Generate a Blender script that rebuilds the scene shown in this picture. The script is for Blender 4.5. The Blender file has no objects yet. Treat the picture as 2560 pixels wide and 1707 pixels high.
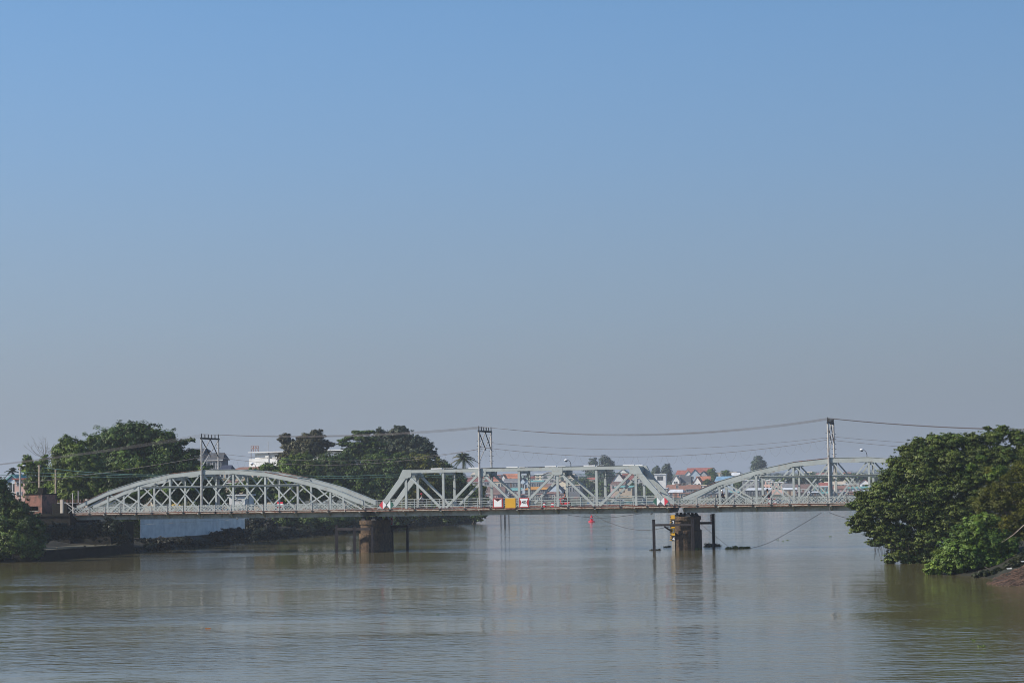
import bpy, bmesh, math, random
import numpy as np
from mathutils import Vector, Matrix
rad = math.radians
random.seed(7)
SC = bpy.context.scene
COL = SC.collection

# ------------------------------------------------------------------ camera
F = 5100.0; CAMH = 8.1; ROLL = 0.016; HROW = 1218.0          # focal length in photo pixels, eye height (m)
cr, sr = math.cos(ROLL), math.sin(ROLL)
PITCH = math.atan((HROW - 853.5) * cr / F)
fw = Vector((0, math.cos(PITCH), math.sin(PITCH)))
u0 = Vector((0, -math.sin(PITCH), math.cos(PITCH)))
rt = cr * Vector((1, 0, 0)) - sr * u0
up = sr * Vector((1, 0, 0)) + cr * u0
cam = bpy.data.cameras.new("camera"); co = bpy.data.objects.new("camera", cam); COL.objects.link(co)
M = Matrix.Identity(4)
for i, v in enumerate((rt, up, -fw)):
    for j in range(3): M[j][i] = v[j]
M[0][3], M[1][3], M[2][3] = 0, 0, CAMH
co.matrix_world = M
cam.sensor_width = 36; cam.lens = 36 * F / 2560; cam.clip_start = 0.5; cam.clip_end = 12000
SC.camera = co

# ------------------------------------------------------------------ light and sky
SUN_EL, SUN_AZ = rad(33), math.atan2(-0.955, -0.295)            # azimuth measured from +Y towards +X
sdir = Vector((math.sin(SUN_AZ) * math.cos(SUN_EL), math.cos(SUN_AZ) * math.cos(SUN_EL), math.sin(SUN_EL)))
sl = bpy.data.lights.new("sun", 'SUN'); sl.energy = 5.0; sl.angle = rad(0.6); sl.color = (1.0, 0.92, 0.80)
so = bpy.data.objects.new("sun", sl); COL.objects.link(so)
so.rotation_euler = sdir.to_track_quat('Z', 'Y').to_euler()
so.location = (0, 0, 200)
W = bpy.data.worlds.new("World"); SC.world = W; W.use_nodes = True
nt = W.node_tree; nt.nodes.clear()
def N(t, **kw):
    n = nt.nodes.new(t)
    for k, v in kw.items(): setattr(n, k, v)
    return n
out = N('ShaderNodeOutputWorld'); bg = N('ShaderNodeBackground')
sky = N('ShaderNodeTexSky', sky_type='NISHITA', sun_disc=False, sun_elevation=SUN_EL, sun_rotation=SUN_AZ,
        air_density=1.0, dust_density=1.5, ozone_density=2.0, altitude=0)
geo = N('ShaderNodeTexCoord'); sep = N('ShaderNodeSeparateXYZ')
nt.links.new(geo.outputs['Generated'], sep.inputs[0])
rmp = N('ShaderNodeValToRGB')                                   # sky colour by elevation: grey haze low, blue above
cr_ = rmp.color_ramp
cr_.interpolation = 'B_SPLINE'
SKYSTOPS = [(0.0, (0.32, 0.385, 0.465)), (0.033, (0.325, 0.388, 0.495)), (0.082, (0.35, 0.475, 0.63)), (0.16, (0.29, 0.525, 0.86)), (0.26, (0.205, 0.49, 0.95)), (0.6, (0.095, 0.25, 0.56)), (1.0, (0.065, 0.18, 0.44))]
while len(cr_.elements) < len(SKYSTOPS): cr_.elements.new(0.5)
for e, (p_, c_) in zip(cr_.elements, SKYSTOPS): e.position = p_; e.color = (*c_, 1)
nt.links.new(sep.outputs['Z'], rmp.inputs[0])
SKYK = 0.10
scl = N('ShaderNodeMix', data_type='RGBA', blend_type='MULTIPLY'); scl.inputs[0].default_value = 1
nt.links.new(rmp.outputs[0], scl.inputs[6]); scl.inputs[7].default_value = (0.75 / SKYK, 0.75 / SKYK, 0.75 / SKYK, 1)
mx = N('ShaderNodeMix', data_type='RGBA'); mx.inputs[0].default_value = 0.78
nt.links.new(sky.outputs[0], mx.inputs[6]); nt.links.new(scl.outputs[2], mx.inputs[7])
dt = N('ShaderNodeVectorMath', operation='DOT_PRODUCT'); dt.inputs[1].default_value = (math.sin(SUN_AZ), math.cos(SUN_AZ), 0)   # brighter on the sun's side
nt.links.new(geo.outputs['Generated'], dt.inputs[0])
ma = N('ShaderNodeMath', operation='MULTIPLY_ADD'); nt.links.new(dt.outputs['Value'], ma.inputs[0]); ma.inputs[1].default_value = 0.34; ma.inputs[2].default_value = 1.10
fm = N('ShaderNodeMix', data_type='RGBA', blend_type='MULTIPLY'); fm.inputs[0].default_value = 1
nt.links.new(mx.outputs[2], fm.inputs[6]); nt.links.new(ma.outputs[0], fm.inputs[7])
nt.links.new(fm.outputs[2], bg.inputs[0]); bg.inputs[1].default_value = SKYK
nt.links.new(bg.outputs[0], out.inputs[0])
SC.view_settings.view_transform = 'Standard'; SC.view_settings.look = 'None'
SC.view_settings.exposure = 0.0; SC.view_settings.gamma = 1.0; SC.view_settings.use_curve_mapping = False
SC.render.engine = 'CYCLES'
SC.cycles.use_denoising = True; SC.cycles.filter_width = 0.95
SC.cycles.max_bounces = 6; SC.cycles.volume_bounces = 0; SC.cycles.volume_max_steps = 64
SC.cycles.diffuse_bounces = 3; SC.cycles.glossy_bounces = 3; SC.cycles.transparent_max_bounces = 6
SC.cycles.sample_clamp_indirect = 4.0

# ------------------------------------------------------------------ pixel of the photograph -> place in the world
def ray(px, py):
    return fw + rt * ((px - 1280) / F) + up * ((853.5 - py) / F)
def at(px, py, Y):
    d = ray(px, py); t = Y / d.y; return Vector((d.x * t, Y, CAMH + d.z * t))
def ground(px, py, z=0.0):
    d = ray(px, py); t = (z - CAMH) / d.z; return Vector((d.x * t, d.y * t, z))
BA = rad(73.88); DU = Vector((math.sin(BA), -math.cos(BA), 0)); DV = Vector((math.cos(BA), math.sin(BA), 0))
P0 = Vector((20.5, 255.0, 0)); BROT = math.atan2(DU.y, DU.x)
def onb(px, py, v=0.0):                                         # pixel -> (u, z) on the bridge's plane v
    d = ray(px, py); t = (v + P0.dot(DV)) / (d.x * DV.x + d.y * DV.y)
    p = Vector((d.x * t, d.y * t, 0)) - P0
    return p.dot(DU), CAMH + d.z * t
def bw(u, v, z=0.0): 
    p = P0 + DU * u + DV * v; return Vector((p.x, p.y, z))

# ------------------------------------------------------------------ materials
MATS = {}
def mat(name, c, rough=0.7, metal=0.0, var=0.15, scale=1.2, bump=0.0, bscale=8.0, c2=None, thr=(0.45, 0.75), spec=0.4, stretch=None):
    if name in MATS: return MATS[name]
    m = bpy.data.materials.new(name); m.use_nodes = True
    t = m.node_tree; b = t.nodes['Principled BSDF']
    b.inputs['Roughness'].default_value = rough; b.inputs['Metallic'].default_value = metal
    b.inputs['Specular IOR Level'].default_value = spec
    tc = t.nodes.new('ShaderNodeTexCoord'); mp = t.nodes.new('ShaderNodeMapping'); t.links.new(tc.outputs['Object'], mp.inputs[0])
    if stretch: mp.inputs['Scale'].default_value = stretch
    n1 = t.nodes.new('ShaderNodeTexNoise'); n1.inputs['Scale'].default_value = scale; n1.inputs['Detail'].default_value = 5
    t.links.new(mp.outputs[0], n1.inputs[0])
    r = t.nodes.new('ShaderNodeValToRGB'); t.links.new(n1.outputs[0], r.inputs[0])
    lo = [x * (1 - var) for x in c]; hi = [min(1, x * (1 + var)) for x in c]
    r.color_ramp.elements[0].color = (*lo, 1); r.color_ramp.elements[1].color = (*hi, 1)
    r.color_ramp.elements[0].position = 0.3; r.color_ramp.elements[1].position = 0.7
    col = r.outputs[0]
    if c2:
        n2 = t.nodes.new('ShaderNodeTexNoise'); n2.inputs['Scale'].default_value = scale * 2.3; n2.inputs['Detail'].default_value = 7
        n2.inputs['Roughness'].default_value = 0.65
        t.links.new(mp.outputs[0], n2.inputs[0])
        r2 = t.nodes.new('ShaderNodeValToRGB'); t.links.new(n2.outputs[0], r2.inputs[0])
        r2.color_ramp.elements[0].position, r2.color_ramp.elements[1].position = thr
        mm = t.nodes.new('ShaderNodeMix'); mm.data_type = 'RGBA'
        t.links.new(r2.outputs[0], mm.inputs[0]); t.links.new(col, mm.inputs[6]); mm.inputs[7].default_value = (*c2, 1)
        col = mm.outputs[2]
    t.links.new(col, b.inputs['Base Color'])
    if bump:
        n3 = t.nodes.new('ShaderNodeTexNoise'); n3.inputs['Scale'].default_value = bscale; n3.inputs['Detail'].default_value = 4
        t.links.new(tc.outputs['Object'], n3.inputs[0])
        bp = t.nodes.new('ShaderNodeBump'); bp.inputs['Strength'].default_value = bump; bp.inputs['Distance'].default_value = 0.1
        t.links.new(n3.outputs[0], bp.inputs['Height']); t.links.new(bp.outputs[0], b.inputs['Normal'])
    MATS[name] = m; return m
STEEL = mat('bridge_paint', (0.385, 0.42, 0.412), 0.55, 0, 0.10, 0.6, c2=(0.27, 0.19, 0.13), thr=(0.55, 0.86))
STEELD = mat('girder_paint', (0.36, 0.40, 0.385), 0.6, 0, 0.2, 0.8, c2=(0.16, 0.11, 0.08), thr=(0.5, 0.8))
GALV = mat('galvanised', (0.46, 0.45, 0.43), 0.5, 0.2, 0.15, 1.5, c2=(0.36, 0.22, 0.15), thr=(0.5, 0.8))
RUST = mat('rusty_red', (0.20, 0.075, 0.05), 0.75, 0, 0.35, 1.5, c2=(0.38, 0.33, 0.28), thr=(0.5, 0.66))
RUSTD = mat('rusty_pile', (0.026, 0.021, 0.023), 0.7, 0, 0.35, 1.5, c2=(0.06, 0.035, 0.026), thr=(0.55, 0.8))
BLACKM = mat('black_iron', (0.025, 0.027, 0.03), 0.6)
PLANK = mat('deck_plank', (0.24, 0.21, 0.18), 0.85, 0, 0.3, 2)
STONE = mat('pier_stone', (0.165, 0.105, 0.062), 0.9, 0, 0.35, 0.9, 0.7, 5, c2=(0.040, 0.030, 0.022), thr=(0.30, 0.66))
CONC = mat('concrete', (0.36, 0.34, 0.30), 0.9, 0, 0.25, 0.8, 0.3, 6, c2=(0.12, 0.10, 0.08), thr=(0.45, 0.8))
DCONC = mat('shade_darkened_masonry', (0.020, 0.018, 0.016), 0.95, 0, 0.4, 0.8, 0.5, 6, spec=0.1, c2=(0.02, 0.024, 0.016), thr=(0.45, 0.75))  # shade at the bridge end is put into this near-black colour
WHITE = mat('white_paint', (0.80, 0.81, 0.82), 0.5, var=0.04)
RED = mat('red_paint', (0.42, 0.035, 0.035), 0.5, var=0.12)
REDB = mat('red_bright', (0.62, 0.045, 0.07), 0.45, var=0.15, scale=4)
YEL = mat('yellow_paint', (0.66, 0.36, 0.025), 0.5, var=0.06)
GREENP = mat('green_paint', (0.03, 0.12, 0.09), 0.5)
BLK = mat('black_paint', (0.02, 0.02, 0.022), 0.5)
GCABLE = mat('green_cable', (0.08, 0.17, 0.15), 0.6)
WIRE = mat('wire', (0.20, 0.175, 0.165), 0.6)
ROPE = mat('rope', (0.13, 0.11, 0.10), 0.8)
BARK = mat('bark', (0.15, 0.12, 0.09), 0.95, 0, 0.4, 3, 0.6, 8)
PBARK = mat('pale_bark', (0.34, 0.28, 0.21), 0.95, 0, 0.3, 3)
GLASS = mat('window_glass', (0.05, 0.06, 0.07), 0.15, var=0.2)
SKIN = mat('skin', (0.36, 0.20, 0.13), 0.6)
BLUEC = mat('navy_cloth', (0.035, 0.045, 0.11), 0.9)
WCLOTH = mat('white_cloth', (0.68, 0.68, 0.70), 0.9)
RCLOTH = mat('red_cloth', (0.50, 0.03, 0.04), 0.9)
TROUS = mat('dark_trousers', (0.05, 0.06, 0.08), 0.9)
RUBBER = mat('rubber', (0.02, 0.02, 0.02), 0.9)
ORANGEC = mat('orange_cloth', (0.45, 0.16, 0.05), 0.9)

def brick_mat():
    m = bpy.data.materials.new('old_brick'); m.use_nodes = True; t = m.node_tree; b = t.nodes['Principled BSDF']
    b.inputs['Roughness'].default_value = 0.9
    tc = t.nodes.new('ShaderNodeTexCoord'); sp = t.nodes.new('ShaderNodeSeparateXYZ'); cb = t.nodes.new('ShaderNodeCombineXYZ')
    t.links.new(tc.outputs['Object'], sp.inputs[0])
    ad = t.nodes.new('ShaderNodeMath'); ad.operation = 'ADD'; t.links.new(sp.outputs[0], ad.inputs[0]); t.links.new(sp.outputs[1], ad.inputs[1])
    t.links.new(ad.outputs[0], cb.inputs[0]); t.links.new(sp.outputs[2], cb.inputs[1])
    br = t.nodes.new('ShaderNodeTexBrick'); t.links.new(cb.outputs[0], br.inputs[0])
    br.inputs['Scale'].default_value = 3.0; br.inputs['Mortar Size'].default_value = 0.02
    br.inputs['Color1'].default_value = (0.38, 0.16, 0.11, 1); br.inputs['Color2'].default_value = (0.27, 0.11, 0.08, 1); br.inputs['Mortar'].default_value = (0.30, 0.22, 0.18, 1)
    n = t.nodes.new('ShaderNodeTexNoise'); n.inputs['Scale'].default_value = 1.1; n.inputs['Detail'].default_value = 6; t.links.new(tc.outputs['Object'], n.inputs[0])
    r = t.nodes.new('ShaderNodeValToRGB'); r.color_ramp.elements[0].position = 0.48; r.color_ramp.elements[1].position = 0.68; t.links.new(n.outputs[0], r.inputs[0])
    mm = t.nodes.new('ShaderNodeMix'); mm.data_type = 'RGBA'; t.links.new(r.outputs[0], mm.inputs[0]); t.links.new(br.outputs[0], mm.inputs[6]); mm.inputs[7].default_value = (0.10, 0.075, 0.06, 1)
    t.links.new(mm.outputs[2], b.inputs['Base Color'])
    return m
BRICK = brick_mat()

def leaf_mat():
    m = bpy.data.materials.new('foliage'); m.use_nodes = True; t = m.node_tree; t.nodes.remove(t.nodes['Principled BSDF'])
    o = t.nodes['Material Output']
    a = t.nodes.new('ShaderNodeAttribute'); a.attribute_name = 'tint'
    d = t.nodes.new('ShaderNodeBsdfPrincipled'); d.inputs['Roughness'].default_value = 0.5; d.inputs['Specular IOR Level'].default_value = 0.35
    tr = t.nodes.new('ShaderNodeBsdfTranslucent'); mx = t.nodes.new('ShaderNodeMixShader'); mx.inputs[0].default_value = 0.28
    t.links.new(a.outputs['Color'], d.inputs['Base Color']); t.links.new(a.outputs['Color'], tr.inputs[0])
    t.links.new(d.outputs[0], mx.inputs[1]); t.links.new(tr.outputs[0], mx.inputs[2]); t.links.new(mx.outputs[0], o.inputs[0])
    return m
LEAF = leaf_mat()

# ------------------------------------------------------------------ mesh helpers
class MB:
    def __init__(s): s.v = []; s.f = []
    def add(s, vs, fs):
        k = len(s.v); s.v += [tuple(p) for p in vs]; s.f += [tuple(i + k for i in q) for q in fs]; return s
    def box(s, a, b):
        (x0, y0, z0), (x1, y1, z1) = a, b
        return s.add([(x0, y0, z0), (x1, y0, z0), (x1, y1, z0), (x0, y1, z0), (x0, y0, z1), (x1, y0, z1), (x1, y1, z1), (x0, y1, z1)],
                     [(0, 3, 2, 1), (4, 5, 6, 7), (0, 1, 5, 4), (1, 2, 6, 5), (2, 3, 7, 6), (3, 0, 4, 7)])
    def bar(s, p, q, w, h, side=(0, 1, 0)):                      # rectangular bar from p to q; w along side, h across it
        p = Vector(p); q = Vector(q); d = (q - p).normalized(); sd = Vector(side); sd = (sd - d * sd.dot(d))
        if sd.length < 1e-5: sd = Vector((1, 0, 0)) - d * d.x
        sd.normalize(); n = d.cross(sd)
        vs = [e + sd * (a * w / 2) + n * (b * h / 2) for e in (p, q) for a, b in ((-1, -1), (1, -1), (1, 1), (-1, 1))]
        return s.add(vs, [(0, 1, 2, 3), (7, 6, 5, 4), (0, 4, 5, 1), (1, 5, 6, 2), (2, 6, 7, 3), (3, 7, 4, 0)])
    def tube(s, pts, r, n=6, cap=True):
        pts = [Vector(p) for p in pts]; rs = r if isinstance(r, (list, tuple)) else [r] * len(pts); vs = []
        for i, p in enumerate(pts):
            d = (pts[min(i + 1, len(pts) - 1)] - pts[max(i - 1, 0)]).normalized()
            a = d.cross(Vector((0, 0, 1))); a = a if a.length > 1e-3 else Vector((1, 0, 0)); a.normalize(); b = d.cross(a)
            for k in range(n):
                t = 2 * math.pi * k / n; vs.append(p + (a * math.cos(t) + b * math.sin(t)) * rs[i])
        fs = [(i * n + k, i * n + (k + 1) % n, (i + 1) * n + (k + 1) % n, (i + 1) * n + k) for i in range(len(pts) - 1) for k in range(n)]
        if cap: fs += [tuple(range(n - 1, -1, -1)), tuple((len(pts) - 1) * n + k for k in range(n))]
        return s.add(vs, fs)
    def lathe(s, prof, c=(0, 0, 0), n=20):                       # prof: (radius, z)
        vs = [(c[0] + r * math.cos(2 * math.pi * k / n), c[1] + r * math.sin(2 * math.pi * k / n), c[2] + z) for r, z in prof for k in range(n)]
        fs = [(i * n + k, i * n + (k + 1) % n, (i + 1) * n + (k + 1) % n, (i + 1) * n + k) for i in range(len(prof) - 1) for k in range(n)]
        fs += [tuple(range(n - 1, -1, -1)), tuple((len(prof) - 1) * n + k for k in range(n))]
        return s.add(vs, fs)
    def prism(s, poly, y0, y1):                                  # polygon in (x, z), extruded along y
        n = len(poly); vs = [(x, y0, z) for x, z in poly] + [(x, y1, z) for x, z in poly]
        return s.add(vs, [tuple(range(n)), tuple(range(2 * n - 1, n - 1, -1))] + [(i, i + n, (i + 1) % n + n, (i + 1) % n) for i in range(n)])
    def mesh(s, name, m=None):
        me = bpy.data.meshes.new(name); me.from_pydata(s.v, [], s.f)
        bm = bmesh.new(); bm.from_mesh(me); bmesh.ops.recalc_face_normals(bm, faces=bm.faces); bm.to_mesh(me); bm.free()
        if m: me.materials.append(m)
        return me
    def build(s, name, m, parent=None, smooth=False):
        me = s.mesh(name, m)
        if smooth: me.polygons.foreach_set('use_smooth', [True] * len(me.polygons))
        return link(name, me, parent)
def link(name, me, parent=None, loc=None):
    o = bpy.data.objects.new(name, me); COL.objects.link(o)
    if parent is not None: o.parent = parent
    if loc is not None: o.location = loc
    return o
def tag(o, label, cat, group=None):
    o['label'] = label; o['category'] = cat
    if group: o['group'] = group
    return o
def thing(name, label, cat, loc=(0, 0, 0), rz=0.0, group=None):
    o = bpy.data.objects.new(name, None); COL.objects.link(o); o.location = loc; o.rotation_euler = (0, 0, rz); o.empty_display_size = 0.3
    return tag(o, label, cat, group)
def structure(o): o['kind'] = 'structure'; return o
def copy_tree(o, parent=None, loc=None, rz=None, label=None):
    c = o.copy(); COL.objects.link(c); c.parent = parent
    if loc is not None: c.location = loc
    if rz is not None: c.rotation_euler = (0, 0, rz)
    if label: c['label'] = label
    for ch in o.children: copy_tree(ch, c)
    return c

# ------------------------------------------------------------------ water
def make_water():
    m = bpy.data.materials.new('river_water'); m.use_nodes = True; t = m.node_tree; b = t.nodes['Principled BSDF']
    b.inputs['Base Color'].default_value = (0.130, 0.109, 0.050, 1); b.inputs['IOR'].default_value = 1.33
    b.inputs['Roughness'].default_value = 0.075; b.inputs['Specular IOR Level'].default_value = 0.5
    tc = t.nodes.new('ShaderNodeTexCoord')
    def noise(sx, sy, sc, det):
        mp = t.nodes.new('ShaderNodeMapping'); mp.inputs['Scale'].default_value = (sx, sy, 1); t.links.new(tc.outputs['Object'], mp.inputs[0])
        n = t.nodes.new('ShaderNodeTexNoise'); n.inputs['Scale'].default_value = sc; n.inputs['Detail'].default_value = det; t.links.new(mp.outputs[0], n.inputs[0]); return n
    def math_(op, a, b_):
        n = t.nodes.new('ShaderNodeMath'); n.operation = op
        for i, x in enumerate((a, b_)):
            if isinstance(x, (int, float)): n.inputs[i].default_value = x
            else: t.links.new(x, n.inputs[i])
        return n.outputs[0]
    n1 = noise(0.6, 1.0, 1.5, 2); n2 = noise(0.8, 1.0, 0.33, 2); patch = noise(0.35, 1.0, 0.035, 4)
    r = t.nodes.new('ShaderNodeValToRGB'); t.links.new(patch.outputs[0], r.inputs[0])
    r.color_ramp.elements[0].position = 0.42; r.color_ramp.elements[0].color = (0.22, 0.22, 0.22, 1)
    r.color_ramp.elements[1].position = 0.60; r.color_ramp.elements[1].color = (1, 1, 1, 1)
    n3 = noise(0.55, 1.0, 3.6, 3)
    h = math_('ADD', math_('ADD', math_('MULTIPLY', n1.outputs[0], 0.62), math_('MULTIPLY', n2.outputs[0], 0.75)), math_('MULTIPLY', n3.outputs[0], 0.16))
    h = math_('MULTIPLY', h, r.outputs[0])
    bp = t.nodes.new('ShaderNodeBump'); bp.inputs['Strength'].default_value = 1.0; bp.inputs['Distance'].default_value = 0.115
    t.links.new(h, bp.inputs['Height']); t.links.new(bp.outputs[0], b.inputs['Normal'])
    o = MB().add([(-4500, -250, 0), (4500, -250, 0), (4500, 2600, 0), (-4500, 2600, 0)], [(0, 1, 2, 3)]).build('water', m)
    structure(o)
make_water()

# ------------------------------------------------------------------ land
GRASSY = mat('bank_soil', (0.020, 0.022, 0.013), 0.95, 0, 0.5, 0.5, 0.8, 2.5, c2=(0.040, 0.032, 0.022), thr=(0.4, 0.7))  # darkened: shade under trees and bridge is put into the soil colour
FARSOIL = mat('far_ground', (0.075, 0.085, 0.05), 0.95, 0, 0.5, 0.02, c2=(0.16, 0.13, 0.09), thr=(0.45, 0.7))
def strip(name, shore, rows, m, rnd=0.25):
    rs = random.Random(3)
    pts = []
    for i in range(len(shore) - 1):
        a, b = Vector(shore[i]), Vector(shore[i + 1]); k = max(1, int((b - a).length / 2.0)); k = min(k, 60)
        pts += [a.lerp(b, j / k) for j in range(k)]
    pts.append(Vector(shore[-1])); mb = MB(); vs = []; n = len(rows)
    for p in pts:
        for j, (dx, dy, z) in enumerate(rows):
            q = rnd if 0 < j < n - 1 else 0
            vs.append((p[0] + dx + rs.uniform(-1, 1) * q * 2, p[1] + dy + rs.uniform(-1, 1) * q, z + rs.uniform(-1, 1) * q * 0.8))
    fs = [(i * n + j, (i + 1) * n + j, (i + 1) * n + j + 1, i * n + j + 1) for i in range(len(pts) - 1) for j in range(n - 1)]
    return structure(mb.add(vs, fs).build(name, m))
g = lambda px, py: tuple(ground(px, py))[:2]
LSH = [(-90, 90), (-72, 190), g(-60, 1410), g(60, 1402), g(200, 1391), g(360, 1378), g(480, 1368), g(640, 1352), g(760, 1341), g(860, 1333), g(1000, 1322), g(1120, 1311), g(1195, 1307), (-14, 492), (-60, 530), (-200, 600), (-600, 760)]
strip('left_bank', LSH, [(3, -1, -1.0), (0, 0, -0.05), (-1.2, 0.3, 0.7), (-3, 0.6, 1.2), (-6, 1, 1.7), (-10, 2, 1.95), (-25, 3, 2.3), (-70, 8, 3.6), (-700, 60, 4.5)], GRASSY)
RSH = [(60, 20), (52, 90), (42, 130), g(2600, 1474), g(2520, 1452), g(2440, 1440), g(2330, 1432), (40.5, 196), (47, 215), (58, 250), (75, 330), (110, 480), (170, 760)]
strip('right_bank', RSH, [(-3, 0, -1.0), (0, 0, -0.05), (1.5, 0.2, 0.5), (3, 0.4, 1.0), (5, 0.6, 1.7), (9, 1, 2.6), (20, 1, 3.2), (60, 2, 3.6), (900, 40, 5.0)], GRASSY)
def far_z(x, y):                                                 # height of the far bank
    t = y - (958 + (x + 12) * -0.02)
    if t < 0: return -1.0
    z = min(1.8, 0.12 * t) + 0.010 * max(0, t - 30)
    z = min(z, 9.0)
    if t > 1900: z += min(1.0, (t - 1900) / 3200) * 26 * (0.75 + 0.25 * math.sin(x * 0.0016 + 0.6) + 0.12 * math.sin(x * 0.006))
    return z
ys = [940, 955, 960, 966, 975, 990, 1010, 1040, 1080, 1130, 1200, 1300, 1450, 1600, 1800, 2000, 2300, 2600, 3000, 3500, 4000, 4500, 5000, 5600, 6400, 7400, 8500]
xs = list(range(-4500, 4501, 75)); vs = [(x, y, far_z(x, y)) for y in ys for x in xs]; nx = len(xs)
structure(MB().add(vs, [(j * nx + i, j * nx + i + 1, (j + 1) * nx + i + 1, (j + 1) * nx + i) for j in range(len(ys) - 1) for i in range(nx - 1)]).build('far_bank_terrain', FARSOIL, smooth=True))

# ------------------------------------------------------------------ the bridge
ZD = 5.58                                                        # deck top
def lattice_mesh():
    mb = MB(); L = 2.24; H = 0.80; n = 5; st = L / n
    for k in range(-2, n + 1):
        for sgn in (1, -1):
            x0, x1 = (k * st, k * st + H * 1.12) if sgn > 0 else (k * st + H * 1.12, k * st)
            z0, z1 = 0.03, 0.03 + H * 0.93
            a, b = (x0, z0), (x1, z1)
            def clip(p, q):
                for lim in (0.0, L):
                    if (p[0] - lim) * (q[0] - lim) < 0:
                        t = (lim - p[0]) / (q[0] - p[0]); c = (lim, p[1] + t * (q[1] - p[1]))
                        if lim == 0.0: p, q = (c, q) if p[0] < 0 else (p, c)
                        else: p, q = (c, q) if p[0] > L else (p, c)
                return p, q
            if (a[0] < 0 and b[0] < 0) or (a[0] > L and b[0] > L): continue
            a, b = clip(a, b)
            if abs(a[0] - b[0]) < 0.03: continue
            y = 0.014 * sgn
            mb.bar((a[0], y, a[1]), (b[0], y, b[1]), 0.022, 0.058, (0, 1, 0))
    mb.box((0, -0.03, 0.0), (L, 0.03, 0.055)); mb.box((0, -0.032, 0.66), (L, 0.032, 0.71))
    return mb.mesh('lattice_panel', STEEL)
LATT = lattice_mesh()
POSTM = MB().box((-0.04, -0.05, -0.28), (0.04, 0.05, 0.84)).mesh('post', GALV)
POSTC = MB().box((-0.035, -0.045, -0.02), (0.035, 0.045, 1.14)).mesh('post', STEEL)
FOOT = MB().box((-0.10, -0.06, -0.20), (0.10, 0.03, -0.02)).mesh('post_foot', BLACKM)
BRK = MB().prism([(-0.09, -0.05), (0.09, -0.05), (0.05, -0.9), (-0.05, -0.9)], -0.02, 0.10).mesh('walkway_bracket', STEELD)
def bracket_mesh():
    return MB().add([(-0.06, -1.15, -0.30), (0.06, -1.15, -0.30), (0.06, -0.06, -0.30), (-0.06, -0.06, -0.30), (-0.06, -0.06, -0.92), (0.06, -0.06, -0.92), (-0.06, -1.15, -0.36), (0.06, -1.15, -0.36)],
                    [(0, 1, 2, 3), (0, 3, 4, 6), (1, 7, 5, 2), (6, 4, 5, 7), (0, 6, 7, 1), (3, 2, 5, 4)]).mesh('walkway_bracket', STEELD)
BRKM = bracket_mesh()
VN, VF, VW, VE = 0.0, 4.7, -1.2, 5.9                             # near truss, far truss, near and far walkway edges

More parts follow.
